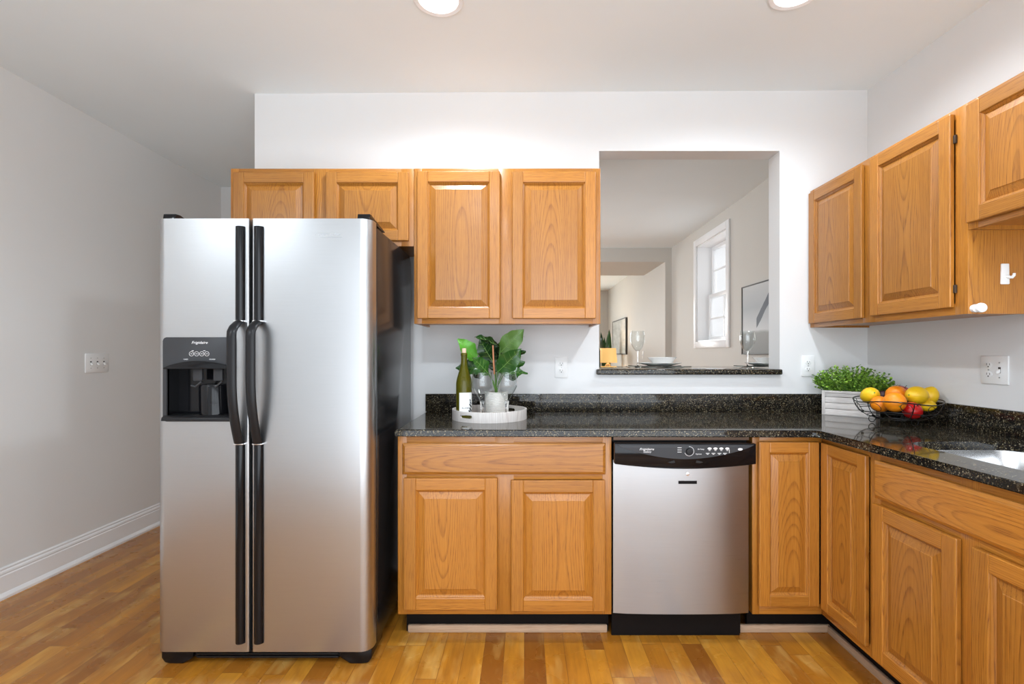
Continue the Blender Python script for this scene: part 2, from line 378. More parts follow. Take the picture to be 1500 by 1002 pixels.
def obj(name, mb, mat, parent=None, local=False, smooth=True, cut=None, angle=38, label=None, merge=False):
    bm = mb.bm
    if merge: bmesh.ops.remove_doubles(bm, verts=bm.verts, dist=1e-5)
    bmesh.ops.recalc_face_normals(bm, faces=bm.faces)
    me = bpy.data.meshes.new(name); bm.to_mesh(me); bm.free()
    for m in (mat if isinstance(mat, (list, tuple)) else [mat]): me.materials.append(m)
    o = bpy.data.objects.new(name, me); C.objects.link(o)
    if cut is not None:
        cb = cut.bm; bmesh.ops.recalc_face_normals(cb, faces=cb.faces)
        cm = bpy.data.meshes.new('cut'); cb.to_mesh(cm); cb.free(); co = bpy.data.objects.new('cut', cm); C.objects.link(co)
        md = o.modifiers.new('b', 'BOOLEAN'); md.operation = 'DIFFERENCE'; md.object = co; md.solver = 'EXACT'
        bpy.context.view_layer.update()
        dg = bpy.context.evaluated_depsgraph_get(); nm = bpy.data.meshes.new_from_object(o.evaluated_get(dg))
        nm.name = name; o.modifiers.clear(); o.data = nm; me = nm
        bpy.data.objects.remove(co); bpy.data.meshes.remove(cm)
    if parent is not None:
        base = ROOT[parent.name]; o.parent = parent; ROOT[o.name] = base
        if not local: me.transform(Matrix.Translation(-base))
    else: ROOT[o.name] = Vector((0, 0, 0))
    if smooth:
        for p in me.polygons: p.use_smooth = True
        me.set_sharp_from_angle(angle=math.radians(angle))
    if label: o['label'] = label
    return o
def recentre(o):
    """put a one-mesh thing's origin at the middle of its base"""
    bb = [Vector(c) for c in o.bound_box]
    c = Vector((sum(v.x for v in bb)/8, sum(v.y for v in bb)/8, min(v.z for v in bb)))
    o.data.transform(Matrix.Translation(-c)); o.location = c; ROOT[o.name] = c
def thing(name, label, cat, loc, rotz=0, group=None):
    o = bpy.data.objects.new(name, None); C.objects.link(o); o.location = loc; o.rotation_euler = (0, 0, rotz)
    o.empty_display_size = 0.05
    o['label'] = label; o['category'] = cat
    if group: o['group'] = group
    ROOT[o.name] = Vector(loc); return o
def single(name, mb, mat, label, cat, group=None, **kw):
    o = obj(name, mb, mat, **kw); recentre(o); o['label'] = label; o['category'] = cat
    if group: o['group'] = group
    return o
def struct(name, mb, mat, **kw):
    o = obj(name, mb, mat, **kw); o['kind'] = 'structure'; return o
def text_mb(body, size, T, ext=0.0003, shear=0.0, sx=1.0):
    cu = bpy.data.curves.new('t', 'FONT'); cu.body = body; cu.size = size; cu.extrude = ext; cu.shear = shear
    cu.align_x = 'CENTER'; cu.align_y = 'CENTER'; cu.resolution_u = 2
    o = bpy.data.objects.new('t', cu); C.objects.link(o); bpy.context.view_layer.update()
    me = bpy.data.meshes.new_from_object(o.evaluated_get(bpy.context.evaluated_depsgraph_get()))
    bpy.data.objects.remove(o); bpy.data.curves.remove(cu)
    bm = bmesh.new(); bm.from_mesh(me); bpy.data.meshes.remove(me)
    return bm
def face_T(x, y, z, sx=1.0):
    """text plane facing the camera side (-y) at (x, y, z)"""
    return Matrix.Translation((x, y, z)) @ Matrix.Rotation(PI/2, 4, 'X') @ Matrix.Diagonal((sx, 1, 1, 1))

# ------------------------------------------------------------------ room
XL, XR, YW, YW2, YB = -2.622, 1.905, 2.735, 2.857, -0.60
struct('floor', MB().box(-3.2, 2.3, YB-0.3, 11.7, -0.1, 0), M['floor'])
def ceil_z(x, y):
    yy = min(max(y, 0.5), 4.3); zr = 2.689 - 0.023*(2.735-min(yy, 2.735)); zl = 2.671 - 0.0085*(yy-1.79)
    return zl + (zr-zl)*(x-XL)/(XR-XL)
def grid_ceiling(x0, x1, y0, y1, nx, ny, f, thick=0.12):
    bm = bmesh.new(); a = {}
    for i in range(nx+1):
        for j in range(ny+1):
            x = x0+(x1-x0)*i/nx; y = y0+(y1-y0)*j/ny
            a[i, j, 0] = bm.verts.new((x, y, f(x, y))); a[i, j, 1] = bm.verts.new((x, y, f(x, y)+thick))
    for k in (0, 1):
        for i in range(nx):
            for j in range(ny): bm.faces.new([a[i, j, k], a[i+1, j, k], a[i+1, j+1, k], a[i, j+1, k]])
    for i in range(nx):
        for j in (0, ny): bm.faces.new([a[i, j, 0], a[i+1, j, 0], a[i+1, j, 1], a[i, j, 1]])
    for j in range(ny):
        for i in (0, nx): bm.faces.new([a[i, j, 0], a[i, j+1, 0], a[i, j+1, 1], a[i, j, 1]])
    m = MB(); m._take(bm); return m
L1, L2 = (-0.350, 2.005), (1.085, 1.965)
cutl = MB()
for lx, ly in (L1, L2): cutl.lathe([(0, -0.1), (0.082, -0.1), (0.082, 0.09), (0, 0.09)], (lx, ly, ceil_z(lx, ly)), 40)
struct('ceiling', grid_ceiling(-2.75, 2.05, YB-0.12, YW+0.06, 8, 8, ceil_z), M['ceiling'], cut=cutl, smooth=False)
struct('ceiling_dining', grid_ceiling(-2.75, 2.15, YW+0.06, 11.6, 6, 10, lambda x, y: ceil_z(x, y) if y < 4.5 else 2.668), M['ceiling'], smooth=False)

wb = MB().box(-1.496, 2.10, YW, YW2, 0, 2.74)
struct('wall_back', wb, M['wall'], cut=MB().box(0.415, 1.417, YW-0.1, YW2+0.1, 1.11, 2.351))
struct('wall_left', MB().box(XL-0.12, XL, YB-0.12, 4.38, 0, 2.74), M['left_wall'])
struct('wall_right', MB().box(XR, XR+0.12, YB-0.12, YW, 0, 2.74), M['wall'])
struct('wall_behind_camera', MB().box(XL, XR, YB-0.12, YB, 0, 2.74), M['wall'],
       cut=MB().box(-2.5, 1.7, YB-0.3, YB+0.1, 0.10, 2.45))  # opening made up to admit the kitchen fill light
struct('wall_passage', MB().box(XL, -0.55, 4.26, 4.38, 0, 2.74), M['wall'])
struct('wall_dining_right', MB().box(2.02, 2.42, YW2, 6.85, 0, 2.74), M['greige'],
       cut=MB().box(1.9, 2.6, 4.90, 5.76, 1.36, 2.47))
struct('wall_front_right', MB().box(1.93, 2.42, 6.75, 11.5, 0, 2.74), M['greige'])
struct('wall_front', MB().box(-2.75, 2.4, 11.4, 11.52, 0, 2.74), M['greige'], cut=MB().box(-1.1, 0.7, 11.2, 11.7, 0.75, 2.25))  # unseen opening added for the far room's fill panel
struct('wall_dining_left', MB().box(-2.74, -2.62, 4.38, 11.4, 0, 2.74), M['greige'], cut=MB().box(-2.9, -2.5, 4.9, 6.3, 0.75, 2.25))  # unseen opening added for the dining room's fill panel
struct('trim_soffit', MB().box(-2.62, 1.93, 6.75, 7.95, 2.478, 2.70), M['greige'])

# window behind the camera (frame + sash bars + pane), unseen, added with its opening for fill light
def flat_window(name, x0, x1, z0, z1, y, d=0.05, nx=3):
    f = MB()
    for a, b in ((x0-0.06, x0), (x1, x1+0.06)): f.box(a, b, y-0.02, y+0.02, z0-0.06, z1+0.06)
    for a, b in ((z0-0.06, z0), (z1, z1+0.06)): f.box(x0, x1, y-0.02, y+0.02, a, b)
    for i in range(1, nx): xm = x0+(x1-x0)*i/nx; f.box(xm-0.025, xm+0.025, y-0.015, y+0.015, z0, z1)
    f.box(x0, x1, y-0.012, y+0.012, (z0+z1)/2-0.02, (z0+z1)/2+0.02)
    return struct(name, f, M['trim'])
flat_window('window_added', -2.5, 1.7, 0.10, 2.45, YB-0.03, nx=4)

# dining window: casing, deep reveal, sash
Y0, Y1, Z0, Z1 = 4.90, 5.76, 1.36, 2.47
cs = MB()
xw = 2.02
for a, b, c, d in ((Y0-0.075, Y0, Z0-0.075, Z1+0.075), (Y1, Y1+0.075, Z0-0.075, Z1+0.075)): cs.box(xw-0.02, xw, a, b, c, d, 0.004)
for c, d in ((Z0-0.075, Z0), (Z1, Z1+0.075)): cs.box(xw-0.02, xw, Y0, Y1, c, d, 0.004)
wn = struct('window_1', cs, M['trim'])
rv = MB(); th = 0.012
rv.box(xw, 2.40, Y0, Y0+th, Z0, Z1).box(xw, 2.40, Y1-th, Y1, Z0, Z1).box(xw, 2.40, Y0, Y1, Z0, Z0+th).box(xw, 2.40, Y0, Y1, Z1-th, Z1)
obj('window_reveal', rv, M['trim'], wn)
sx = 2.15; sh = MB(); zm = (Z0+Z1)/2-0.03
def sash(x, za, zb, f=0.042):
    sh.box(x, x+0.03, Y0+th, Y0+th+f, za, zb, 0.003).box(x, x+0.03, Y1-th-f, Y1-th, za, zb, 0.003)
    sh.box(x, x+0.03, Y0+th+f, Y1-th-f, za, za+f, 0.003).box(x, x+0.03, Y0+th+f, Y1-th-f, zb-f, zb, 0.003)
sash(sx, Z0+th, zm+0.02); sash(sx+0.035, zm-0.02, Z1-th)
for za, zb, x in ((Z0, zm, sx), (zm, Z1, sx+0.035)):
    sh.box(x+0.008, x+0.022, Y0+th, Y1-th, (za+zb)/2-0.009, (za+zb)/2+0.009)
    sh.box(x+0.008, x+0.022, (Y0+Y1)/2-0.009, (Y0+Y1)/2+0.009, za+0.03, zb-0.03)
obj('window_sash', sh, M['trim'], wn)
obj('window_pane', MB().box(sx+0.014, sx+0.017, Y0+th, Y1-th, Z0+th, zm).box(sx+0.05, sx+0.053, Y0+th, Y1-th, zm, Z1-th), M['pane'], wn)
sd = MB()
for i in range(46): z = -0.4 + i*0.11; sd.prism([(0, z), (0.018, z), (0.004, z+0.11), (0, z+0.11)], 0, 12, 'y', T=lambda c: (4.6 - c[0], c[1]+1.5, c[2]))
struct('trim_neighbour_siding', sd, M['siding'], smooth=False)

# baseboard, toe strips
bp = [(0, 0), (0.030, 0), (0.030, 0.012), (0.022, 0.026), (0.018, 0.030), (0.016, 0.112), (0.012, 0.117), (0.014, 0.124), (0.012, 0.132), (0.007, 0.138), (0.008, 0.146), (0.004, 0.153), (0, 0.153)]
struct('baseboard_left', MB().prism([(XL+p[0], p[1]) for p in bp], YB, 4.26, 'y'), M['trim'], angle=25)
struct('baseboard_dining', MB().prism([(2.02-p[0], p[1]) for p in bp], YW2, 6.75, 'y'), M['trim'], angle=25)

# ------------------------------------------------------------------ kitchen cabinets
YF, YU, XF, XU = 2.105, 2.407, 1.271, 1.587      # base face, upper face (back run); base face, upper face (right run)
def TB(y):    # local (u, n, z): facing -y; u = world x
    return lambda c: (c[0], y - c[1], c[2])
def TR(x):    # facing -x; u = -world y
    return lambda c: (x - c[1], -c[0], c[2])
V = ('x', 'y', 'z'); H = ('z', 'y', 'x')
def raised_door(T, u0, u1, z0, z1, sw=0.052, th=0.019):
    m = MB(T); b = 0.0035
    m.box(u0, u0+sw, 0.001, th, z0, z1, b, V); m.box(u1-sw, u1, 0.001, th, z0, z1, b, V)
    m.box(u0+sw-0.001, u1-sw+0.001, 0.0012, th-0.0005, z0, z0+sw, b, H); m.box(u0+sw-0.001, u1-sw+0.001, 0.0012, th-0.0005, z1-sw, z1, b, H)
    # sloped inner moulding then raised panel
    def ring(q, n, c=0): return [(u0+q, n, z0+q), (u1-q, n, z0+q), (u1-q, n, z1-q), (u0+q, n, z1-q)]
    bm = bmesh.new(); rings = [ring(sw-0.003, th-0.004), ring(sw+0.006, 0.0085), ring(sw+0.009, 0.0050), ring(sw+0.036, 0.0150), ring(sw+0.0375, 0.0170)]
    vs = [[bm.verts.new(p) for p in r] for r in rings]
    for i in range(len(vs)-1):
        for k in range(4): bm.faces.new([vs[i][k], vs[i][(k+1) % 4], vs[i+1][(k+1) % 4], vs[i+1][k]])
    bm.faces.new(vs[-1]); bk = [bm.verts.new(p) for p in ring(sw-0.003, 0.002)]
    bm.faces.new(bk[::-1])
    for k in range(4): bm.faces.new([bk[k], bk[(k+1) % 4], vs[0][(k+1) % 4], vs[0][k]])
    m._take(bm, V, board0=R.uniform(0.42, 0.58)); return m
def slab(T, u0, u1, z0, z1, th=0.019):
    m = MB(T); bm = bmesh.new()
    def ring(q, n): return [bm.verts.new(p) for p in ((u0+q, n, z0+q), (u1-q, n, z0+q), (u1-q, n, z1-q), (u0+q, n, z1-q))]
    vs = [ring(0, 0.001), ring(0, th-0.008), ring(0.004, th-0.005), ring(0.006, th-0.004), ring(0.012, th)]
    for i in range(len(vs)-1):
        for k in range(4): bm.faces.new([vs[i][k], vs[i][(k+1) % 4], vs[i+1][(k+1) % 4], vs[i+1][k]])
    bm.faces.new(vs[-1]); bm.faces.new(vs[0][::-1]); m._take(bm, H, board0=R.uniform(0.42, 0.58)); return m
def frame(T, u0, u1, z0, z1, stiles, rails, th=0.019):
    """stiles: list of (u0,u1); rails: (z0,z1,ua,ub)"""
    m = MB(T)
    for a, b in stiles: m.box(a, b, -th, 0, z0, z1, 0.0008, V)
    for a, b, ua, ub in rails: m.box(ua, ub, -th, -0.0004, a, b, 0.0008, H)
    return m

# --- sink-style two-door base left of the dishwasher
cab = thing('base_cabinet', 'honey oak base cabinet with one long drawer front over two doors, between fridge and dishwasher', 'cabinet', (-0.084, 2.40, 0))
x0, x1 = -0.540, 0.372; ZB, ZT = 0.114, 0.876
T = TB(YF)
obj('cabinet_body', MB().box(x0, x0+0.016, YF+0.019, YW, ZB-0.0, ZT, grain=('y', 'x', 'z')).box(x1-0.016, x1, YF+0.019, YW, ZB, ZT, grain=('y', 'x', 'z')).box(x0+0.016, x1-0.016, YF+0.019, YW, ZB, ZB+0.016, grain=('y', 'z', 'x')).box(x0+0.016, x1-0.016, YW-0.01, YW, ZB+0.016, ZT, grain=V), M['oak'], cab)
obj('face_frame', frame(T, x0, x1, ZB, ZT, [(x0, x0+0.038), (x1-0.038, x1), (-0.125, -0.045)], [(ZT-0.045, ZT, x0+0.038, x1-0.038), (0.69, 0.725, x0+0.038, x1-0.038), (ZB, ZB+0.03, x0+0.038, x1-0.038)]), M['oak'], cab)
obj('drawer_front', slab(T, -0.518, 0.345, 0.714, 0.846), M['oak'], cab, angle=9)
obj('door', raised_door(T, -0.512, -0.115, 0.140, 0.699), M['oak'], cab, angle=9)
obj('door', raised_door(T, -0.0555, 0.343, 0.134, 0.690), M['oak'], cab, angle=9)
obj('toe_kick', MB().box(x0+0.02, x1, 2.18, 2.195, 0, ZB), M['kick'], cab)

# --- corner base with two doors meeting at the inside corner
cab = thing('corner_base_cabinet', 'honey oak corner base cabinet with two doors meeting at the inside corner', 'cabinet', (1.45, 2.30, 0))
cx0 = 0.974; cy0 = 1.789
obj('cabinet_body', MB().box(cx0, cx0+0.016, YF+0.019, YW, ZB, ZT, grain=('y', 'x', 'z')).box(cx0+0.016, XR, YF+0.019, YW, ZB, ZB+0.016, grain=('y', 'z', 'x')).box(XF+0.019, XR, cy0, YF+0.019, ZB, ZB+0.016, grain=('y', 'z', 'x')).box(XF+0.019, XR, cy0, cy0+0.016, ZB+0.016, 0.66, grain=('x', 'y', 'z')), M['oak'], cab)
f = frame(TB(YF), cx0, XF, ZB, ZT, [(cx0, cx0+0.03)], [(ZT-0.03, ZT, cx0+0.03, XF), (ZB, ZB+0.045, cx0+0.03, XF)])
f.T = TR(XF)
f.box(-cy0-0.022, -cy0, -0.019, 0, ZB, ZT, 0.0008, V).box(-YF, -cy0-0.022, -0.019, -0.0004, ZT-0.03, ZT, 0.0008, H).box(-YF, -cy0-0.022, -0.019, -0.0004, ZB, ZB+0.045, 0.0008, H)
obj('face_frame', f, M['oak'], cab)
obj('door', raised_door(TB(YF), 0.995, 1.250, 0.155, 0.852, 0.046), M['oak'], cab, angle=9)
obj('door', raised_door(TR(XF), -2.084, -1.812, 0.150, 0.852, 0.046), M['oak'], cab, angle=9)
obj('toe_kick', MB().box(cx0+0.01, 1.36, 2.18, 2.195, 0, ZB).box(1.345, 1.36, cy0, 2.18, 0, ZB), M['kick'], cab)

# --- sink base on the right
cab = thing('sink_base_cabinet', 'honey oak sink base cabinet under the steel sink, wide front panel over worn doors', 'cabinet', (1.58, 1.40, 0))
ya, yb = 1.789, 1.02; T = TR(XF)
obj('cabinet_body', MB().box(XF+0.019, XR, yb, yb+0.016, ZB, ZT, grain=('x', 'y', 'z')).box(XF+0.019, XR, ya-0.016, ya, ZB, 0.66, grain=('x', 'y', 'z')).box(XF+0.019, XR, yb+0.016, ya-0.016, ZB, ZB+0.016, grain=('x', 'z', 'y')), M['oak'], cab)
obj('face_frame', frame(T, -ya, -yb, ZB, ZT, [(-ya, -ya+0.03), (-yb-0.035, -yb), (-1.436, -1.374)], [(ZT-0.045, ZT, -ya+0.03, -yb-0.035), (0.675, 0.73, -ya+0.03, -yb-0.035), (ZB, ZB+0.03, -ya+0.03, -yb-0.035)]), M['oak'], cab)
obj('drawer_front', slab(T, -1.772, -1.04, 0.712, 0.846), M['oak'], cab, angle=9)
obj('door', raised_door(T, -1.776, -1.430, 0.132, 0.690), M['oak'], cab, angle=9)
obj('door', raised_door(T, -1.382, -1.040, 0.130, 0.687), M['oak'], cab, angle=9)
obj('toe_kick', MB().box(1.345, 1.36, yb, ya, 0, ZB), M['kick'], cab)

# toe strips on the floor
struct('trim_1', MB().box(-0.512, 0.365, 2.165, 2.180, 0.0, 0.034, 0.004, H), M['strip'])
struct('trim_2', MB().box(0.945, 1.345, 2.165, 2.180, 0.0, 0.034, 0.004, H), M['strip'])
struct('trim_3', MB().box(1.330, 1.345, 1.02, 2.165, 0.0, 0.034, 0.004, ('z', 'x', 'y')), M['strip'])

# --- worktop (L shape) with the sink cut out, backsplashes
yf, xf = 2.075, 1.241
Lp = [(-0.545, YW), (-0.545, yf), (1.205, yf), (1.222, yf-0.006), (1.235, yf-0.019), (xf, yf-0.036), (xf, 0.99), (XR, 0.99), (XR, YW)]
bmw = bmesh.new(); A = [bmw.verts.new((x, y, 0.876)) for x, y in Lp]; B = [bmw.verts.new((x, y, 0.906)) for x, y in Lp]
bmw.faces.new(A[::-1]); bmw.faces.new(B)
for i in range(len(Lp)): bmw.faces.new([A[i], A[(i+1) % len(Lp)], B[(i+1) % len(Lp)], B[i]])
def on_front(e):
    a, b = e.verts[0].co, e.verts[1].co
    if abs(a.z-b.z) > 1e-5: return False
    return all((v.y < YW-0.1 and v.x < XR-0.1) for v in (a, b)) or (min(a.x, b.x) < -0.54 and abs(a.x-b.x) < 1e-5)
bmesh.ops.bevel(bmw, geom=[e for e in bmw.edges if on_front(e)], offset=0.011, segments=4, affect='EDGES', profile=0.5)
wt = MB(); wt._take(bmw)
def rrect(x0, x1, y0, y1, r, n=7):
    p = []
    for cx, cy, a in ((x1-r, y1-r, 0), (x0+r, y1-r, 90), (x0+r, y0+r, 180), (x1-r, y0+r, 270)):
        for i in range(n+1): t = math.radians(a+90*i/n); p.append((cx+r*math.cos(t), cy+r*math.sin(t)))
    return p
top = thing('worktop', 'black speckled granite L-shaped worktop with bullnose edge on the base cabinets', 'countertop', (0.7, 2.4, 0.876))
SX0, SX1, SY0, SY1 = 1.372, 1.80, 1.03, 1.80
wslab = obj('worktop_slab', wt, M['granite'], top, cut=MB().prism(rrect(SX0, SX1, SY0, SY1, 0.09), 0.85, 0.93, 'z'))
wnm = wslab.modifiers.new('weighted', 'WEIGHTED_NORMAL'); wnm.keep_sharp = True; wnm.weight = 100
obj('backsplash', MB().box(-0.545, XR, YW-0.02, YW, 0.9062, 1.004, 0.002), M['granite'], top)
obj('backsplash', MB().box(XR-0.02, XR, 0.99, YW-0.0202, 0.9062, 1.006, 0.002), M['granite'], top)

# sink bowl
sk = thing('sink', 'undermount brushed steel sink bowl set in the right-hand worktop', 'sink', (1.585, 1.415, 0.67))
bm = bmesh.new(); rings = []
for q, z in ((-0.02, 0.875), (-0.004, 0.875), (-0.002, 0.868), (0.006, 0.80), (0.012, 0.72), (0.03, 0.69), (0.06, 0.683)):
    rings.append([bm.verts.new((x, y, z)) for x, y in rrect(SX0+q, SX1-q, SY0+q, SY1-q, max(0.03, 0.09-q*0.5))])
for a, b in zip(rings, rings[1:]):
    for i in range(len(a)): bm.faces.new([a[i], a[(i+1) % len(a)], b[(i+1) % len(a)], b[i]])
bm.faces.new(rings[-1]); m = MB(); m._take(bm)
o = obj('sink_bowl', m, M['steel_sink'], sk)
sol = o.modifiers.new('thickness', 'SOLIDIFY'); sol.thickness = 0.0012; sol.offset = -1
obj('drain', MB().lathe([(0, 0.001), (0.03, 0.001), (0.04, 0.004), (0.045, 0.001), (0.045, 0)], (1.6, 1.42, 0.683), 28), M['silver'], sk)

# --- uppers, back run
cab = thing('upper_cabinet', 'short honey oak wall cabinet with two doors above the fridge', 'cabinet', (-0.986, 2.57, 1.751))
x0, x1 = -1.433, -0.5395; T = TB(YU); zb, zt = 1.751, 2.130
def upper_body(m, x0, x1, zb, zt):
    m.box(x0, x0+0.014, YU+0.019, YW, zb, zt, grain=('y', 'x', 'z')).box(x1-0.014, x1, YU+0.019, YW, zb, zt, grain=('y', 'x', 'z'))
    m.box(x0+0.014, x1-0.014, YU+0.019, YW, zt-0.014, zt, grain=('y', 'z', 'x')).box(x0+0.014, x1-0.014, YU+0.019, YW, zb+0.012, zb+0.024, grain=('y', 'z', 'x'))
    m.box(x0+0.014, x1-0.014, YW-0.008, YW, zb+0.024, zt-0.014, grain=V); return m
obj('cabinet_body', upper_body(MB(), x0, x1, zb, zt), M['oak'], cab)
obj('face_frame', frame(T, x0, x1, zb, zt, [(x0, x0+0.038), (x1-0.06, x1), (-1.03, -0.955)], [(zt-0.038, zt, x0+0.038, x1-0.06), (zb, zb+0.038, x0+0.038, x1-0.06)]), M['oak'], cab)
obj('door', raised_door(T, -1.413, -1.020, 1.775, 2.108), M['oak'], cab, angle=9)
obj('door', raised_door(T, -0.962, -0.562, 1.775, 2.108), M['oak'], cab, angle=9)
cab = thing('upper_cabinet', 'tall honey oak wall cabinet with two doors over the plant tray', 'cabinet', (-0.084, 2.57, 1.372))
x0, x1 = -0.538, 0.372; zb, zt = 1.372, 2.131
obj('cabinet_body', upper_body(MB(), x0, x1, zb, zt), M['oak'], cab)
obj('face_frame', frame(T, x0, x1, zb, zt, [(x0, x0+0.038), (x1-0.038, x1), (-0.125, -0.045)], [(zt-0.038, zt, x0+0.038, x1-0.038), (zb, zb+0.045, x0+0.038, x1-0.038)]), M['oak'], cab)
obj('door', raised_door(T, -0.520, -0.118, 1.397, 2.112), M['oak'], cab, angle=9)
obj('door', raised_door(T, -0.058, 0.347, 1.397, 2.110), M['oak'], cab, angle=9)

# --- uppers, right run
cab = thing('upper_cabinet', 'tall honey oak wall cabinet on the right-hand wall above the fruit bowl', 'cabinet', (1.745, 2.25, 1.370))
ya, yb = YW, 1.763; zb, zt = 1.370, 2.126; T = TR(XU)
m = MB(); gx = ('y', 'x', 'z')
m.box(XU+0.019, XR, yb, yb+0.014, zb, zt, grain=('x', 'y', 'z')).box(XU+0.019, XR, ya-0.014, ya, zb, zt, grain=('x', 'y', 'z'))
m.box(XU+0.019, XR, yb+0.014, ya-0.014, zt-0.014, zt, grain=('x', 'z', 'y')).box(XU+0.019, XR, yb+0.014, ya-0.014, zb+0.010, zb+0.022, grain=('x', 'z', 'y'))
obj('cabinet_body', m, M['oak'], cab)
obj('face_frame', frame(T, -ya, -yb, zb, zt, [(-ya, -ya+0.035), (-1.815, -yb), (-2.31, -2.23)], [(zt-0.038, zt, -ya+0.035, -1.815), (zb, zb+0.042, -ya+0.035, -1.815)]), M['oak'], cab)
obj('door', raised_door(T, -2.722, -2.296, 1.392, 2.108), M['oak'], cab, angle=9)
obj('door', raised_door(T, -2.240, -1.816, 1.397, 2.110), M['oak'], cab, angle=9)
for hz in (2.00, 1.45): obj('hinge', MB(T).box(-1.816, -1.806, 0.0, 0.008, hz, hz+0.03, 0.001), M['bronze'], cab)
cab = thing('upper_cabinet', 'short honey oak wall cabinet above the sink at the right edge', 'cabinet', (1.745, 1.30, 1.669))
ya, yb = 1.762, 0.85; zb, zt = 1.669, 2.126
m = MB()
m.box(XU+0.019, XR, yb, yb+0.014, zb, zt, grain=('x', 'y', 'z')).box(XU+0.019, XR, ya-0.014, ya, zb, zt, grain=('x', 'y', 'z'))
m.box(XU+0.019, XR, yb+0.014, ya-0.014, zt-0.014, zt, grain=('x', 'z', 'y')).box(XU+0.019, XR, yb+0.014, ya-0.014, zb+0.014, zb+0.026, grain=('x', 'z', 'y'))
obj('cabinet_body', m, M['oak'], cab)
obj('face_frame', frame(T, -ya, -yb, zb, zt, [(-ya, -ya+0.038), (-yb-0.038, -yb), (-1.345, -1.265)], [(zt-0.038, zt, -ya+0.038, -yb-0.038), (zb, zb+0.042, -ya+0.038, -yb-0.038)]), M['oak'], cab)
obj('door', raised_door(T, -1.752, -1.335, 1.690, 2.110), M['oak'], cab, angle=9)
obj('door', raised_door(T, -1.275, -0.866, 1.690, 2.110), M['oak'], cab, angle=9)

# hook and child lock on the side panel of the tall right cabinet
hk = thing('wall_hook', 'small white adhesive hook on the oak side panel', 'hook', (1.716, 1.763, 1.475))
obj('hook_plate', MB().box(-0.016, 0.016, -0.006, 0, 0, 0.074, 0.0028, T=lambda c: (c[0]*(1-0.12*(c[2]/0.074)), c[1], c[2])), M['plastic'], hk, local=True)
obj('hook_arm', MB().tube([(0.004, -0.004, 0.030), (0.008, -0.012, 0.024), (0.012, -0.017, 0.023), (0.016, -0.020, 0.030), (0.017, -0.020, 0.037)], [0.006, 0.006, 0.0055, 0.005, 0.004], 10), M['plastic'], hk, local=True)
lk = thing('cabinet_lock', 'round white plastic knob at the lower corner of the oak side panel', 'knob', (1.614, 1.763, 1.374))
obj('lock_base', MB().lathe([(0, 0), (0.016, 0), (0.016, 0.012), (0.013, 0.014), (0, 0.014)], (0, 0, 0), 28, T=lambda c: (c[0]-0.006, -c[2], c[1]*0.9+0.015)), M['plastic'], lk, local=True)
obj('lock_cap', MB().lathe([(0, 0), (0.018, 0), (0.0205, 0.004), (0.019, 0.010), (0.013, 0.013), (0, 0.013)], (0, 0, 0), 28, T=lambda c: (c[0]*0.95+0.002, -c[2]-0.0142, c[1]*0.85+0.016)), M['plastic'], lk, local=True)

# ------------------------------------------------------------------ refrigerator
fr = thing('refrigerator', 'side-by-side stainless steel fridge with black sides and black handles', 'refrigerator', (-1.02, 2.26, 0))
FX0, FX1, FY = -1.440, -0.598, 1.925
DY = 1.992
def vprof(x0, x1, rl, rr, yfr, yb, n=8):
    """plan outline of a door: rounded front corners rl, rr"""
    p = [(x0, yb)]
    for i in range(n+1): a = PI + PI/2*i/n; p.append((x0+rl+rl*math.cos(a), yfr+rl+rl*math.sin(a)))
    for i in range(n+1): a = 3*PI/2 + PI/2*i/n; p.append((x1-rr+rr*math.cos(a), yfr+rr+rr*math.sin(a)))
    p.append((x1, yb)); return p
ZD0, ZD1 = 0.062, 1.755
DX0, DX1, DZ0, DZ1 = -1.405, -1.128, 0.963, 1.291
OX0, OX1, OZ0, OZ1 = -1.390, -1.146, 0.985, 1.172
def door_mesh(x0, x1, rl, rr):
    m = MB(); m.prism(vprof(x0, x1, rl, rr, FY, DY), ZD0, ZD1, 'z'); return m
obj('freezer_door', door_mesh(FX0, -1.0755, 0.035, 0.006), M['steel'], fr, angle=30, cut=MB().box(OX0-0.004, OX1+0.004, 1.8, DY-0.003, OZ0-0.004, OZ1+0.004))
obj('fridge_door', door_mesh(-1.0635, FX1, 0.006, 0.045), M['steel'], fr, angle=30)
obj('door_gasket', MB().box(FX0+0.012, FX1-0.012, DY, DY+0.014, 0.07, 1.745), M['black_plastic'], fr)
bd = MB().prism([(2.006, 0.055), (2.605, 0.055), (2.605, 1.700), (2.575, 1.738), (2.006, 1.738)], FX0+0.004, FX1-0.001, 'x', bev=0.003)
obj('fridge_body', bd, M['fridge_side'], fr)
# hinge caps
for sx_, xa in ((1, FX0+0.012), (-1, FX1-0.012)):
    obj('hinge_cap', MB().prism([(1.945, 1.7555), (2.16, 1.7555), (2.16, 1.760), (2.03, 1.772), (1.975, 1.782), (1.950, 1.780)], min(xa, xa+sx_*0.05), max(xa, xa+sx_*0.05), 'x', bev=0.003), M['black_gloss'], fr)
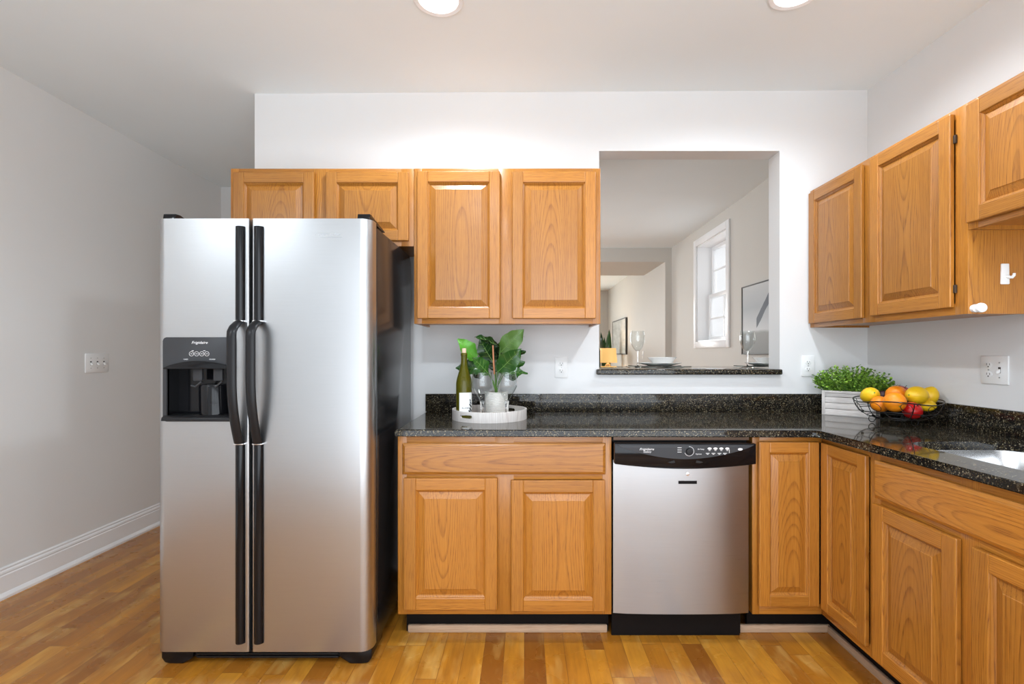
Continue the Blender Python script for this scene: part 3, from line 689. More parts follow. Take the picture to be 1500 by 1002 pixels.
# handles
for hx, xs in ((-1.108, -1.1085), (-1.036, -1.0345)):
    g = MB(); pts = []; n = 24
    for i in range(n+1):
        t = i/n; z = 1.350 - t*(1.350-0.880)
        so = 0.050*(1-(1-min(1, t/0.10))**2)*(1 if t < 0.45 else 1-((t-0.45)/0.55)**2.0*0.97)
        pts.append((hx, FY-0.010-so, z))
    g.tube(pts, 0.0190, 12, sx=0.50, sy=1.0, up=(0, -1, 0))
    ho = obj('handle', g, M['black_plastic'], fr)
    for z0, z1 in ((1.358, 1.723), (0.099, 0.872)):
        pr = [(hx-0.0185+0.037*i/8, FY-0.004-0.012*math.sin(PI*i/8)**0.7) for i in range(9)]
        pr = [(hx-0.0185, FY+0.001)]+pr+[(hx+0.0185, FY+0.001)]
        obj('handle_strip', MB().prism(pr, z0, z1, 'z'), M['black_gloss'], ho)
    for z in (1.354, 0.876): obj('handle_ring', MB().box(hx-0.0185, hx+0.0185, FY-0.017, FY+0.001, z-0.0025, z+0.0025, 0.001), M['silver'], ho)
# dispenser
dp = MB(); pts = rrect(DX0, DX1, DZ0, DZ1, 0.014, 5)
ds = obj('dispenser', dp.prism(pts, FY-0.010, FY+0.004, 'y', bev=0.002), M['grey_panel'], fr, cut=MB().box(OX0, OX1, FY-0.05, FY+0.05, OZ0, OZ1))
rc = MB(); yb_ = FY+0.062
rc.box(OX0-0.003, OX0, FY-0.004, yb_, OZ0, OZ1).box(OX1, OX1+0.003, FY-0.004, yb_, OZ0, OZ1).box(OX0, OX1, FY-0.004, yb_, OZ1, OZ1+0.003).box(OX0, OX1, FY-0.004, yb_, OZ0-0.003, OZ0).box(OX0-0.003, OX1+0.003, yb_-0.002, yb_, OZ0, OZ1)
obj('dispenser_recess', rc, M['black_gloss'], ds)
ar = [(DX0+0.010, OZ1-0.004), (DX1-0.002, OZ1-0.004)] + [(DX1-0.002 - (DX1-DX0-0.012)*i/14, OZ1+0.001+0.026*math.sin(PI*i/14)**0.8) for i in range(15)]
obj('dispenser_visor', MB().prism(ar, FY-0.022, FY-0.0101, 'y', bev=0.0015), M['black_gloss'], ds)
obj('dispenser_well', MB().lathe([(0.0, 0), (0.058, 0), (0.060, 0.11), (0.056, 0.118), (0, 0.118)], (-1.235, FY+0.052, OZ0+0.002), 28, arc=(PI, 2*PI)), M['black_gloss'], ds)
for px_ in (-1.285, -1.205):
    pd = MB()
    pd.box(px_-0.018, px_+0.018, FY+0.012, FY+0.026, OZ1-0.052, OZ1-0.002, 0.003)
    pd.tube([(px_-0.02, FY+0.006, OZ1-0.070), (px_, FY+0.000, OZ1-0.074), (px_+0.02, FY+0.006, OZ1-0.055)], 0.0035, 8)
    obj('dispenser_lever', pd, M['grey_panel'], ds)
obj('dispenser_tray', MB().prism([(FY-0.026, DZ0+0.004), (FY+0.03, DZ0+0.004), (FY+0.03, OZ0+0.004), (FY-0.012, OZ0+0.002), (FY-0.024, OZ0-0.006)], DX0+0.004, DX1-0.004, 'x', bev=0.002), M['black_plastic'], ds)
tx = MB(); tx._take(text_mb('Frigidaire', 0.0145, None, shear=0.35), T=face_T(-1.262, FY-0.0104, 1.270, 1.15))
for s_, x_ in (('CUBED', -1.315), ('CRUSHED', -1.212)): tx._take(text_mb(s_[:5] if x_ < -1.3 else 'CRUSHED', 0.0055, None), T=face_T(x_, FY-0.0104, 1.205))
cxs = [-1.293, -1.273, -1.253, -1.233]
for c_ in cxs:
    tx.tube([(c_+0.0085*math.cos(2*PI*i/24), FY-0.0104, 1.2265+0.0085*math.sin(2*PI*i/24)) for i in range(24)], 0.0007, 4, closed=True)
    tx.box(c_-0.004, c_+0.004, FY-0.0106, FY-0.0100, 1.2257, 1.2273)
for c_ in (-1.288, -1.243): tx.box(c_-0.004, c_+0.004, FY-0.0106, FY-0.0100, 1.2375, 1.2395)
obj('dispenser_lettering', tx, M['white_ink'], ds, smooth=False)
em = MB(); em._take(text_mb('Frigidaire Gallery', 0.015, None, shear=0.35), T=face_T(-0.768, FY-0.0003, 1.694, 0.95))
em.box(-0.80, -0.712, FY-0.0008, FY, 1.682, 1.6832)
obj('door_emblem', em, M['etched'], fr, smooth=False)
# base grille and feet
gr = MB().box(FX0+0.03, FX1-0.03, 1.965, 2.02, 0.018, 0.056, 0.004)
for i in range(3): gr.box(FX0+0.14, FX1-0.14, 1.955, 1.966, 0.020+0.012*i, 0.027+0.012*i, 0.001)
obj('base_grille', gr, M['black_plastic'], fr)
for xa, xb in ((FX0+0.004, FX0+0.13), (FX1-0.13, FX1-0.006)):
    s_ = 1 if xa < -1.2 else -1
    xs_ = [xa, xb] if s_ == 1 else [xb, xa]
    o_, i_ = xs_
    pr = [(o_, 0.058), (o_, 0.022), (o_+s_*0.014, 0.004), (o_+s_*0.035, 0.0), (o_+s_*0.085, 0.0), (i_, 0.024), (i_, 0.058)]
    obj('roller_cover', MB().prism(pr, 1.950, 2.10, 'y', bev=0.004), M['black_gloss'], fr)

# ------------------------------------------------------------------ dishwasher
dw = thing('dishwasher', 'stainless steel dishwasher with curved black control panel between oak base cabinets', 'dishwasher', (0.67, 2.40, 0))
WY = 2.085; WX0, WX1 = 0.380, 0.968
dpf = []
n = 10
for i in range(n+1):
    t = i/n; dpf.append((WX0-0.002+(WX1-WX0-0.012)*t, WY+0.012 - 0.012*math.sin(PI*t)**0.5))
DWx1 = dpf[-1][0]
obj('door_panel', MB().prism([(dpf[0][0], WY+0.05)]+dpf+[(DWx1, WY+0.05)], 0.124, 0.775, 'z'), M['steel_dw'], dw, angle=25)
obj('tub', MB().box(WX0, WX1-0.004, WY+0.052, YW-0.05, 0.118, 0.868), M['dark'], dw)
ax0, ax1 = 0.379, 0.972
bot = [(ax1-(ax1-ax0)*i/20, 0.764-0.020*math.sin(PI*i/20)) for i in range(21)]
cp = obj('control_panel', MB().prism([(ax0, 0.8495), (ax1, 0.8495)]+bot, WY-0.020, WY+0.049, 'y', bev=0.003), M['black_gloss'], dw)
seg = [(ax0+0.010, 0.8450), (ax1-0.010, 0.8450)] + [(ax1-0.012-(ax1-ax0-0.024)*i/24, 0.8425-0.056*math.sin(PI*i/24)**0.85) for i in range(1, 24)]
obj('control_face', MB().prism(seg, WY-0.026, WY-0.0198, 'y', bev=0.0012), M['grey_panel'], cp)
obj('handle_notch', MB().prism([(0.60, 0.772), (0.628, 0.780), (0.632, 0.770), (0.615, 0.768)], WY-0.0215, WY-0.0201, 'y'), M['dark'], cp)
obj('handle_notch', MB().prism([(0.75, 0.772), (0.722, 0.780), (0.718, 0.770), (0.735, 0.768)], WY-0.0215, WY-0.0201, 'y'), M['dark'], cp)
yk = WY-0.0262
tx = MB(); tx._take(text_mb('Frigidaire', 0.0135, None, shear=0.35), T=face_T(0.511, yk, 0.8275, 1.2)); tx._take(text_mb('Gallery', 0.0105, None, shear=0.35), T=face_T(0.513, yk, 0.8165, 1.1))
kx = 0.689; kz = 0.819
for i in range(3): tx.box(0.640, 0.657, yk-0.0003, yk+0.0004, 0.833-0.009*i, 0.8348-0.009*i)
tx.tube([(kx+0.0195*math.cos(math.radians(a)), yk, kz+0.0195*math.sin(math.radians(a))) for a in range(-160, 100, 12)], 0.0009, 4)
for i, bx in enumerate((0.774, 0.7985, 0.823, 0.848)):
    tx.lathe([(0, 0), (0.0085, 0), (0.0085, 0.0006), (0, 0.0006)], (0, 0, 0), 16, T=lambda c, bx=bx: (bx+c[0], yk-c[2], 0.8305+c[1]*0.55))
    tx.box(bx-0.004, bx+0.004, yk-0.0004, yk+0.0004, 0.8215, 0.8235)
tx.box(0.8555, 0.8575, yk-0.0003, yk+0.0004, 0.812, 0.826)
for bx in (0.766, 0.790, 0.815, 0.838): tx.box(bx-0.0075, bx+0.0075, yk-0.0003, yk+0.0004, 0.8095, 0.8115); tx.box(bx-0.0035, bx+0.0035, yk-0.0003, yk+0.0004, 0.8055, 0.8075)
tx.lathe([(0, 0), (0.010, 0), (0.010, 0.0006), (0, 0.0006)], (0, 0, 0), 16, T=lambda c: (0.902+c[0], yk-c[2], 0.8275+c[1]*0.5))
tx._take(text_mb('Hi-Temp', 0.0075, None), T=face_T(0.738, yk, 0.8275)); tx._take(text_mb('Options', 0.0075, None), T=face_T(0.728, yk, 0.8075))
obj('panel_lettering', tx, M['white_ink'], cp, smooth=False)
obj('control_knob', MB().lathe([(0, 0), (0.0140, 0), (0.0125, 0.009), (0, 0.010)], (0, 0, 0), 24, T=lambda c: (kx+c[0], WY-0.0260-c[2], kz+c[1])), M['black_plastic'], cp)
dv = lambda x: WY+0.012-0.012*math.sin(PI*(x-dpf[0][0])/(DWx1-dpf[0][0]))**0.5
obj('badge', MB().lathe([(0, 0), (0.0085, 0), (0.0075, 0.003), (0.003, 0.0035), (0, 0.0035)], (0, 0, 0), 20, T=lambda c: (0.6905+c[0], WY+0.0005-c[2], 0.718+c[1])), M['silver'], dw)
obj('door_vent', MB().box(0.652, 0.730, WY-0.0012, WY+0.002, 0.676, 0.689), M['kick'], dw)
obj('mounting_strip', MB().box(WX0+0.002, WX1-0.004, WY+0.028, WY+0.036, 0.856, 0.8755, 0.001), M['brown_strip'], dw)
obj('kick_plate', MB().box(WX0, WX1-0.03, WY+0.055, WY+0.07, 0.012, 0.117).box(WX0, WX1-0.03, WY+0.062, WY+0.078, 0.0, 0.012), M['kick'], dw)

# ------------------------------------------------------------------ pass-through bar
single('granite_ledge', MB().box(0.398, 1.4165, 2.700, 3.36, 1.1102, 1.1400, 0.006, seg=3), M['granite'], 'speckled granite ledge in the wall opening, holding the place settings', 'ledge')

def wine_glass(label, group, x, y, z, h, rb, stem, cup=0.55, squat=False):
    """h total height, rb bowl radius, cup = share of the height taken by the bowl"""
    t = thing('wine_glass', label, 'wine glass', (x, y, z), 0, group)
    b0 = h*(1-cup); rf = rb*0.85
    out = [(0, 0.0), (rf, 0.0), (rf, 0.0015), (rf*0.5, 0.004), (stem*1.3, 0.010), (stem, 0.022), (stem, b0*0.75), (stem*1.25, b0*0.93)]
    nb = 12
    prof = []
    for i in range(nb+1):
        s_ = i/nb
        if squat: r = rb*((0.12+0.88*(s_/0.5)**0.85) if s_ < 0.5 else 1.0 - 0.09*((s_-0.5)/0.5)**1.5)
        else: r = rb*math.sin(PI*(0.04+0.60*s_**0.75))**0.8 * (1 if s_ < 0.6 else 1-0.06*(s_-0.6)/0.4)
        prof.append((max(r, stem*1.4), b0 + (h-b0)*s_))
    obj('glass_stem', MB().lathe(out+[(stem*1.4, b0), (0, b0+0.0005)], (0, 0, 0), 32), M['glass'], t, local=True, angle=60)
    inner = [(max(0.0, r-0.0016), zz+0.0035*(1-i/nb)) for i, (r, zz) in enumerate(prof)][::-1]
    obj('glass_bowl', MB().lathe([(0, b0+0.0006)]+prof+inner+[(0, inner[-1][1])], (0, 0, 0), 32), M['thin_glass'], t, local=True, angle=60)
    return t
def at(px, y): return (px-768)*y/722
wine_glass('tall stemmed wine glass at the left place setting on the granite ledge', 'wine glasses on the ledge', at(934, 3.10), 3.10, 1.1402, 0.228, 0.045, 0.0035, 0.56)
wine_glass('tall stemmed wine glass at the right place setting on the granite ledge', 'wine glasses on the ledge', at(1095, 3.10), 3.10, 1.1402, 0.228, 0.047, 0.0035, 0.56)
def placemat(x, y, label, r=0.20):
    t = thing('placemat', label, 'placemat', (x, y, 1.1402), 0, 'placemats on the ledge')
    m = MB(); n = 12
    for k in range(n):
        a = 2*PI*k/n; ca, sa = math.cos(a), math.sin(a)
        bm = bmesh.new(); g = {}
        for i in range(7):
            s_ = i/6; wv = 0.052*math.sin(PI*min(1, s_*0.86+0.14))**0.7 + 0.002
            for j, q in enumerate((-1, -0.5, 0, 0.5, 1)):
                rr = 0.03+(r-0.03)*s_
                zz = 0.0015 + 0.007*(0.4+0.6*s_)*(1 if k % 2 else 0.55)*(1-abs(q)*0.7)
                g[i, j] = bm.verts.new((rr*ca - q*wv*sa, rr*sa + q*wv*ca, max(0.0006, zz)))
        for i in range(6):
            for j in range(4): bm.faces.new([g[i, j], g[i+1, j], g[i+1, j+1], g[i, j+1]])
        m._take(bm, mi=k % 2)
    obj('placemat_leaves', m, [M['mat_leaf'], M['mat_dark']], t, local=True)
    return t
PY = 3.13
placemat(at(965, PY), PY, 'leaf-shaped silver green placemat under the left plate on the ledge')
placemat(1.545, PY, 'leaf-shaped silver green placemat under the right plate, part hidden by the opening edge')
def plate_at(x, y, z, r, label):
    return single('dinner_plate', MB().lathe([(0, 0.0), (r*0.55, 0.0), (r*0.62, 0.004), (r*0.98, 0.016), (r, 0.018), (r*0.985, 0.0195), (r*0.64, 0.0075), (r*0.55, 0.004), (0, 0.004)], (x, y, z), 48), M['porcelain'], label, 'plate', 'dinner plates on the ledge')
def bowl_at(x, y, z, r, label):
    return single('cereal_bowl', MB().lathe([(0, 0), (r*0.55, 0), (r*0.58, 0.004), (r*0.80, 0.026), (r, 0.048), (r*0.985, 0.0492), (r*0.77, 0.028), (r*0.54, 0.008), (0, 0.007)], (x, y, z), 48), M['porcelain'], label, 'bowl', 'white bowls on the ledge')
plate_at(at(966, PY), PY, 1.1490, 0.135, 'white dinner plate under the bowl at the left place setting')
bowl_at(at(969.5, PY), PY, 1.1535, 0.090, 'white wide bowl on the left dinner plate')
plate_at(1.545, PY, 1.1490, 0.135, 'white dinner plate under the bowl at the right place setting, cut off by the wall')
bowl_at(1.545, PY, 1.1535, 0.090, 'white wide bowl on the right dinner plate, cut off by the wall')

# ------------------------------------------------------------------ outlets and switches
def gang(label, T, kinds, cat, group=None, loc=(0, 0, 0)):
    t = thing('wall_plate', label, cat, loc, 0, group)
    n = len(kinds); wd = 0.070 + 0.046*(n-1)
    obj('plate', MB(T).box(-wd/2, wd/2, 0, 0.006, -0.0575, 0.0575, 0.0022), M['plastic'], t, local=True)
    for i, k in enumerate(kinds):
        u = (i-(n-1)/2)*0.046
        if k == 'o':
            for dz in (0.0195, -0.0195):
                pts = [(u+0.0165*math.cos(a), dz+0.0135*math.sin(a)*1.02) for a in [2*PI*j/24 for j in range(24)]]
                r_ = obj('receptacle', MB(T).prism(pts, 0.005, 0.0078, 'y', bev=0.0006), M['plastic'], t, local=True)
                s_ = MB(T).box(u-0.0075, u-0.0055, 0.0075, 0.0082, dz-0.001, dz+0.008).box(u+0.0055, u+0.0075, 0.0075, 0.0082, dz-0.001, dz+0.007)
                s_.prism([(u+0.0026*math.cos(2*PI*j/12), dz-0.0065+0.003*math.sin(2*PI*j/12)) for j in range(12)], 0.0075, 0.0082, 'y')
                obj('slots', s_, M['slot'], r_, local=True)
            obj('screw', MB(T).prism([(u+0.003*math.cos(2*PI*j/12), 0.003*math.sin(2*PI*j/12)) for j in range(12)], 0.0055, 0.0072, 'y'), M['screw'], t, local=True)
        else:
            obj('toggle_slot', MB(T).box(u-0.0055, u+0.0055, 0.0055, 0.0064, -0.012, 0.012), M['slot'], t, local=True)
            obj('toggle', MB(T).prism([(0.004, 0.006), (0.004, -0.009), (0.010, -0.011), (0.020, -0.014), (0.021, -0.007), (0.010, 0.002)], u-0.0045, u+0.0045, 'x', bev=0.001), M['plastic'], t, local=True)
            for dz in (0.030, -0.030): obj('screw', MB(T).prism([(u+0.003*math.cos(2*PI*j/12), dz+0.003*math.sin(2*PI*j/12)) for j in range(12)], 0.0055, 0.0072, 'y'), M['screw'], t, local=True)
    return t
TBl = lambda c: (c[0], -c[1], c[2]); TRl = lambda c: (-c[1], -c[0], c[2]); TLl = lambda c: (c[1], c[0], c[2])
gang('white duplex outlet on the back wall right of the leafy plant', TBl, 'o', 'outlet', 'duplex outlets on the back wall', (0.205, YW, 1.150))
gang('white duplex outlet on the back wall partly behind the wooden planter', TBl, 'o', 'outlet', 'duplex outlets on the back wall', (1.572, YW, 1.158))
gang('white two-gang plate with outlet and switch on the right wall', TRl, 'os', 'outlet', None, (XR, 1.993, 1.161))
gang('white three-gang switch plate on the left grey wall', TLl, 'sss', 'light switch', None, (XL, 3.021, 1.168))
gang('small light switch plate on the far front room wall', TRl, 's', 'light switch', None, (1.93, 8.0, 1.20))

# ------------------------------------------------------------------ recessed lights
for i, ((lx, ly), lab) in enumerate(((L1, 'recessed ceiling downlight in line with the middle of the back cabinets'), (L2, 'recessed ceiling downlight nearer the right-hand wall'))):
    z = ceil_z(lx, ly)
    t = thing('recessed_light', lab, 'ceiling light', (lx, ly, z), 0, 'recessed ceiling downlights')
    obj('trim_ring', MB().lathe([(0.080, 0.0), (0.103, -0.0005), (0.103, -0.005), (0.098, -0.008), (0.082, -0.005), (0.078, 0.0), (0.074, 0.06), (0.078, 0.06)], (0, 0, 0), 48, close=True), M['trim'], t, local=True)
    obj('lens', MB().lathe([(0, 0.0), (0.0765, 0.0), (0.0765, 0.004), (0, 0.004)], (0, 0, 0), 40), M['bulb'], t, local=True)
    spot('downlight', (lx, ly, z-0.03))

for lx in (L1[0], L2[0]): spot('downlight', (lx, 0.35, 2.62), 1.2)  # unseen fill spots added above the camera end, without fixtures
spot('downlight', (-2.25, -0.25, 2.60), 1.5)  # unseen fill spot added to brighten the left wall and floor

# ------------------------------------------------------------------ tray group
TX, TY = -0.172, 2.445
tray = thing('serving_tray', 'round whitewashed wooden tray with cut-out handles on the worktop', 'tray', (TX, TY, 0.9062))
rt = 0.184
cutm = MB()
for a in (-2.15, 1.0):
    T_ = Matrix.Rotation(a, 4, 'Z')
    cutm.prism(rrect(-0.036, 0.036, 0.018, 0.034, 0.0079, 4), -0.03, 0.03, 'y', T=T_ @ Matrix.Translation((rt, 0, 0)) @ Matrix.Rotation(PI/2, 4, 'Z'))
obj('tray_rim', MB().lathe([(rt-0.010, 0.0), (rt, 0.0), (rt, 0.049), (rt-0.010, 0.049)], (0, 0, 0), 72, close=True), M['whitewash'], tray, local=True, cut=cutm)
mb = MB(); bmq = bmesh.new()
mb.lathe([(0, 0.001), (rt-0.0105, 0.001), (rt-0.0105, 0.010), (0, 0.010)], (0, 0, 0), 64)
obj('tray_base', mb, M['whitewash'], tray, local=True)
ZT_ = 0.9164
# bottle
bt = thing('wine_bottle', 'olive green wine bottle with white label on the round tray', 'bottle', (-0.290, 2.372, ZT_))
rb_ = 0.0385
bp_ = [(0, 0.0), (rb_-0.004, 0.0), (rb_, 0.005), (rb_, 0.165), (rb_-0.002, 0.182), (rb_-0.008, 0.205), (0.021, 0.235), (0.0165, 0.255), (0.0145, 0.275), (0.0145, 0.300), (0.0160, 0.301), (0.0160, 0.311), (0.0145, 0.313), (0.0, 0.313)]
obj('bottle_body', MB().lathe(bp_, (0, 0, 0), 40), M['bottle'], bt, local=True, angle=50)
lb = obj('label', MB().lathe([(rb_+0.0004, 0.018), (rb_+0.0009, 0.018), (rb_+0.0009, 0.125), (rb_+0.0004, 0.125)], (0, 0, 0), 24, arc=(-2.05, -0.25), close=True), M['paper'], bt, local=True)
ik = MB()
for i, (a, zz, s_) in enumerate(((-0.62, 0.088, 0.004), (-0.55, 0.076, 0.005), (-0.66, 0.066, 0.0045), (-0.52, 0.060, 0.006), (-0.60, 0.046, 0.006), (-0.72, 0.034, 0.006), (-0.50, 0.040, 0.005))):
    ik.lathe([(0, 0), (s_, 0), (s_, 0.0004), (0, 0.0004)], (0, 0, 0), 10, T=Matrix.Rotation(a, 4, 'Z') @ Matrix.Translation((rb_+0.0008, 0, zz)) @ Matrix.Rotation(0.6, 4, 'X') @ Matrix.Rotation(PI/2, 4, 'Y') @ Matrix.Diagonal((1.6, 0.8, 1, 1)))
bmt = text_mb('BLANC', 0.011, None)
for v in bmt.verts:
    a = -1.25 + v.co.x/rb_; rr = rb_+0.0011+v.co.z; yy = v.co.y
    v.co = Vector((rr*math.cos(a), rr*math.sin(a), 0.052+yy))
ik._take(bmt)
obj('label_print', ik, M['ink'], lb, local=True, smooth=False)
obj('cork', MB().lathe([(0, 0.3135), (0.0105, 0.3135), (0.0105, 0.333), (0.009, 0.336), (0, 0.336)], (0, 0, 0), 20), M['cork'], bt, local=True)
# two glasses with thick stems
wine_glass('clear thick-stemmed goblet on the tray beside the wine bottle', 'goblets on the tray', -0.199, 2.335, ZT_, 0.222, 0.050, 0.0085, 0.62, True)
wine_glass('clear thick-stemmed goblet on the tray right of the ribbed pot', 'goblets on the tray', -0.083, 2.350, ZT_, 0.222, 0.049, 0.0085, 0.62, True)
# potted plant
PXp, PYp = -0.140, 2.465
pp = thing('potted_plant', 'broad-leaved green plant in a ribbed white pot on the round tray', 'potted plant', (PXp, PYp, ZT_))
obj('pot', MB().lathe([(0, 0), (0.052, 0), (0.056, 0.004), (0.058, 0.118), (0.054, 0.120), (0.051, 0.118), (0.050, 0.095), (0, 0.095)], (0, 0, 0), 48), M['ribbed'], pp, local=True)
obj('soil', MB().lathe([(0, 0.0955), (0.0495, 0.0955), (0.0495, 0.104), (0, 0.107)], (0, 0, 0), 24), M['soil'], pp, local=True)
def big_leaf(base, tip, width, nrm, mat, bend=0.15, wav=0.006, seed=0):
    rr = random.Random(seed); base = Vector(base); tip = Vector(tip); ax = tip-base; L = ax.length; ax.normalize()
    nrm = Vector(nrm); side = ax.cross(nrm).normalized(); nn = side.cross(ax).normalized()
    bm = bmesh.new(); g = {}; ns, nw = 12, 6; ph = rr.random()*6
    for i in range(ns+1):
        s_ = i/ns; wd = width*0.5*(math.sin(PI*s_**0.85)**0.72)*(1.0 if s_ < 0.8 else 1-0.35*(s_-0.8)/0.2) + 0.0008
        if s_ >= 1: wd = 0.0006
        for j in range(nw+1):
            q = (j/nw)*2-1
            off = nn*(-bend*L*(s_-0.3)**2 + abs(q)*wd*0.28 + wav*math.sin(s_*14+ph+q*2)*abs(q))
            vv = 1+0.05*math.sin(s_*20+ph)
            g[i, j] = bm.verts.new(base + ax*(L*s_) + side*(q*wd*vv) + off)
    for i in range(ns):
        for j in range(nw): bm.faces.new([g[i, j], g[i+1, j], g[i+1, j+1], g[i, j+1]])
    m = MB(); m._take(bm)
    lo = obj('leaf', m, mat, pp, local=True, angle=80)
    vm = MB(); mid = [g_ for g_ in range(ns+1)]
    pts = [base + ax*(L*i/ns) + nn*(-bend*L*(i/ns-0.3)**2 + (0.0006)) for i in range(ns+1)]
    vm.tube(pts, [0.0016*(1-0.8*i/ns) for i in range(ns+1)], 5)
    for i in (3, 5, 7, 9):
        for sg in (-1, 1):
            s_ = i/ns; wd = width*0.5*(math.sin(PI*s_**0.85)**0.72)*0.85
            e = base + ax*(L*(s_+0.13)) + side*(sg*wd) + nn*(-bend*L*(s_-0.17)**2 + wd*0.27+0.0008)
            vm.tube([pts[i], (pts[i]+e)/2 + nn*0.0006, e], [0.0008, 0.0006, 0.0003], 4)
    obj('leaf_vein', vm, M['vein'], lo, local=True)
def pl(px, py, d):   # photo position at distance d, in the plant's own frame
    return ((px-768)*d/722-PXp, d-PYp, 1.23-(py-517)*d/722-ZT_)
LV = [  # base px,py,d ; tip px,py,d ; width ; normal ; material
 ((697, 527, 2.45), (672, 496, 2.40), 0.085, (0.2, -0.9, 0.5), 'leaf_bright'),
 ((733, 508, 2.45), (697, 491, 2.38), 0.075, (-0.1, -0.5, 0.9), 'leaf_dark'),
 ((733, 516, 2.46), (767, 483, 2.42), 0.095, (0.1, -1, 0.1), 'leaf_back'),
 ((722, 530, 2.42), (702, 497, 2.40), 0.085, (-0.5, -0.8, 0.2), 'leaf_dark'),
 ((716, 548, 2.38), (694, 524, 2.30), 0.080, (-0.2, -0.7, 0.6), 'leaf_dark'),
 ((712, 540, 2.46), (667, 538, 2.46), 0.085, (-0.1, -0.9, 0.5), 'leaf_dark'),
 ((729, 545, 2.40), (763, 512, 2.34), 0.095, (0.4, -0.9, 0.3), 'leaf_dark'),
 ((735, 528, 2.50), (770, 513, 2.52), 0.070, (0.2, -0.6, 0.7), 'leaf_dark'),
 ((738, 548, 2.44), (773, 545, 2.44), 0.060, (0.1, -0.6, 0.8), 'leaf_dark'),
 ((736, 545, 2.48), (769, 529, 2.50), 0.060, (0.1, -0.8, 0.6), 'leaf_dark'),
 ((722, 525, 2.53), (712, 493, 2.56), 0.090, (-0.1, -1, 0.1), 'leaf_dark'),
 ((732, 530, 2.53), (741, 497, 2.58), 0.090, (0.1, -1, 0.1), 'leaf_dark'),
 ((726, 545, 2.50), (727, 515, 2.52), 0.090, (0, -1, 0.1), 'leaf_dark'),
 ((715, 545, 2.52), (690, 545, 2.56), 0.080, (-0.1, -1, 0.4), 'leaf_dark'),
 ((736, 545, 2.52), (760, 552, 2.57), 0.070, (0.1, -1, 0.4), 'leaf_dark')]
stm = MB()
for i, (b, t_, wd, nr, mt) in enumerate(LV):
    big_leaf(pl(*b), pl(*t_), wd, nr, M[mt], seed=i)
    pb = pl(*b); stm.tube([(0.004*math.cos(i), 0.004*math.sin(i), 0.100), (pb[0]*0.25, pb[1]*0.25, 0.5*(pb[2]+0.100)), pb], [0.003, 0.0025, 0.0018], 6)
obj('stems', stm, M['stem'], pp, local=True)
obj('reddish_stem', MB().tube([pl(724, 548, 2.40), pl(723, 530, 2.38), pl(722, 506, 2.37)], [0.004, 0.004, 0.0035], 8), M['twig'], pp, local=True)

# ------------------------------------------------------------------ wooden planter with small-leaf greenery
pa, pb = Vector((1.566, 2.595)), Vector((1.716, 2.445))
ang = math.atan2(pb.y-pa.y, pb.x-pa.x)
pt = thing('planter_box', 'whitewashed slatted wooden planter with bushy green foliage in the corner', 'planter', (pa.x, pa.y, 0.9062), ang)
PL, PD, PH = 0.235, 0.108, 0.128
bx = MB(); gW = ('z', 'y', 'x')
for i in range(4):
    z0 = 0.003+i*0.031
    bx.box(0.012, PL-0.012, 0.004, 0.012, z0, z0+0.029, 0.001, gW).box(0.012, PL-0.012, PD-0.012, PD-0.004, z0, z0+0.029, 0.001, gW)
    bx.box(0.002, 0.012, 0.012, PD-0.012, z0, z0+0.029, 0.001, ('z', 'x', 'y')).box(PL-0.012, PL-0.002, 0.012, PD-0.012, z0, z0+0.029, 0.001, ('z', 'x', 'y'))
obj('slats', bx, M['whitewash'], pt, local=True)
bx = MB()
for x_ in (0.0, PL-0.014):
    bx.box(x_, x_+0.014, 0, 0.004, 0, PH, 0.001, V).box(x_, x_+0.014, PD-0.004, PD, 0, PH, 0.001, V)
bx.box(0.014, PL-0.014, 0, 0.004, PH-0.012, PH, 0.001, gW).box(0.014, PL-0.014, 0, 0.004, 0, 0.010, 0.001, gW)
obj('box_frame', bx, M['whitewash'], pt, local=True)
obj('soil', MB().box(0.012, PL-0.012, 0.012, PD-0.012, 0.09, 0.115), M['soil'], pt, local=True)
fol = MB(); stmm = MB(); RG = random.Random(5)
def small_leaf(p, d, up, L, wd):
    side = d.cross(up).normalized(); nn = side.cross(d)
    bm = bmesh.new()
    v = [bm.verts.new(q) for q in (p, p+d*L*0.35+side*wd+nn*wd*0.3, p+d*L*0.75+side*wd*0.85+nn*wd*0.3, p+d*L, p+d*L*0.75-side*wd*0.85+nn*wd*0.3, p+d*L*0.35-side*wd+nn*wd*0.3, p+d*L*0.5)]
    for a, b in ((0, 1), (1, 2), (2, 3), (3, 4), (4, 5), (5, 0)): bm.faces.new([v[a], v[b], v[6]])
    fol._take(bm, board0=RG.random())
for k in range(300):
    bx_ = RG.uniform(0.015, PL-0.015); by_ = RG.uniform(0.015, PD-0.015)
    ox = (bx_-PL/2)/(PL/2); oy = (by_-PD/2)/(PD/2)
    d = Vector((ox*1.15+RG.uniform(-0.35, 0.35), oy*0.55+RG.uniform(-0.3, 0.3)-0.12, 1.0+RG.uniform(-0.45, 0.2))).normalized()
    Ls = RG.uniform(0.065, 0.140)*(0.95+0.2*(1-abs(ox)))
    p0 = Vector((bx_, by_, 0.112)); pts = [p0 + d*Ls*s_ + Vector((0, 0, -0.018*s_*s_*abs(ox))) for s_ in (0, 0.33, 0.66, 1.0)]
    if (pts[-1].x < -0.055) or (pts[-1].y > PD+0.02): continue
    stmm.tube(pts, [0.0013, 0.0011, 0.0009, 0.0005], 4)
    for j in range(int(Ls/0.0068)):
        s_ = (j+1)*0.0068/Ls; q = p0 + d*Ls*s_ + Vector((0, 0, -0.018*s_*s_*abs(ox)))
        a = j*2.4+RG.random()
        dd = (Vector((math.cos(a), math.sin(a), 0.45+RG.uniform(-0.3, 0.4)))+d*0.3).normalized()
        small_leaf(q, dd, Vector((RG.uniform(-0.3, 0.3), RG.uniform(-0.3, 0.3), 1)), RG.uniform(0.011, 0.017), RG.uniform(0.0042, 0.0065))
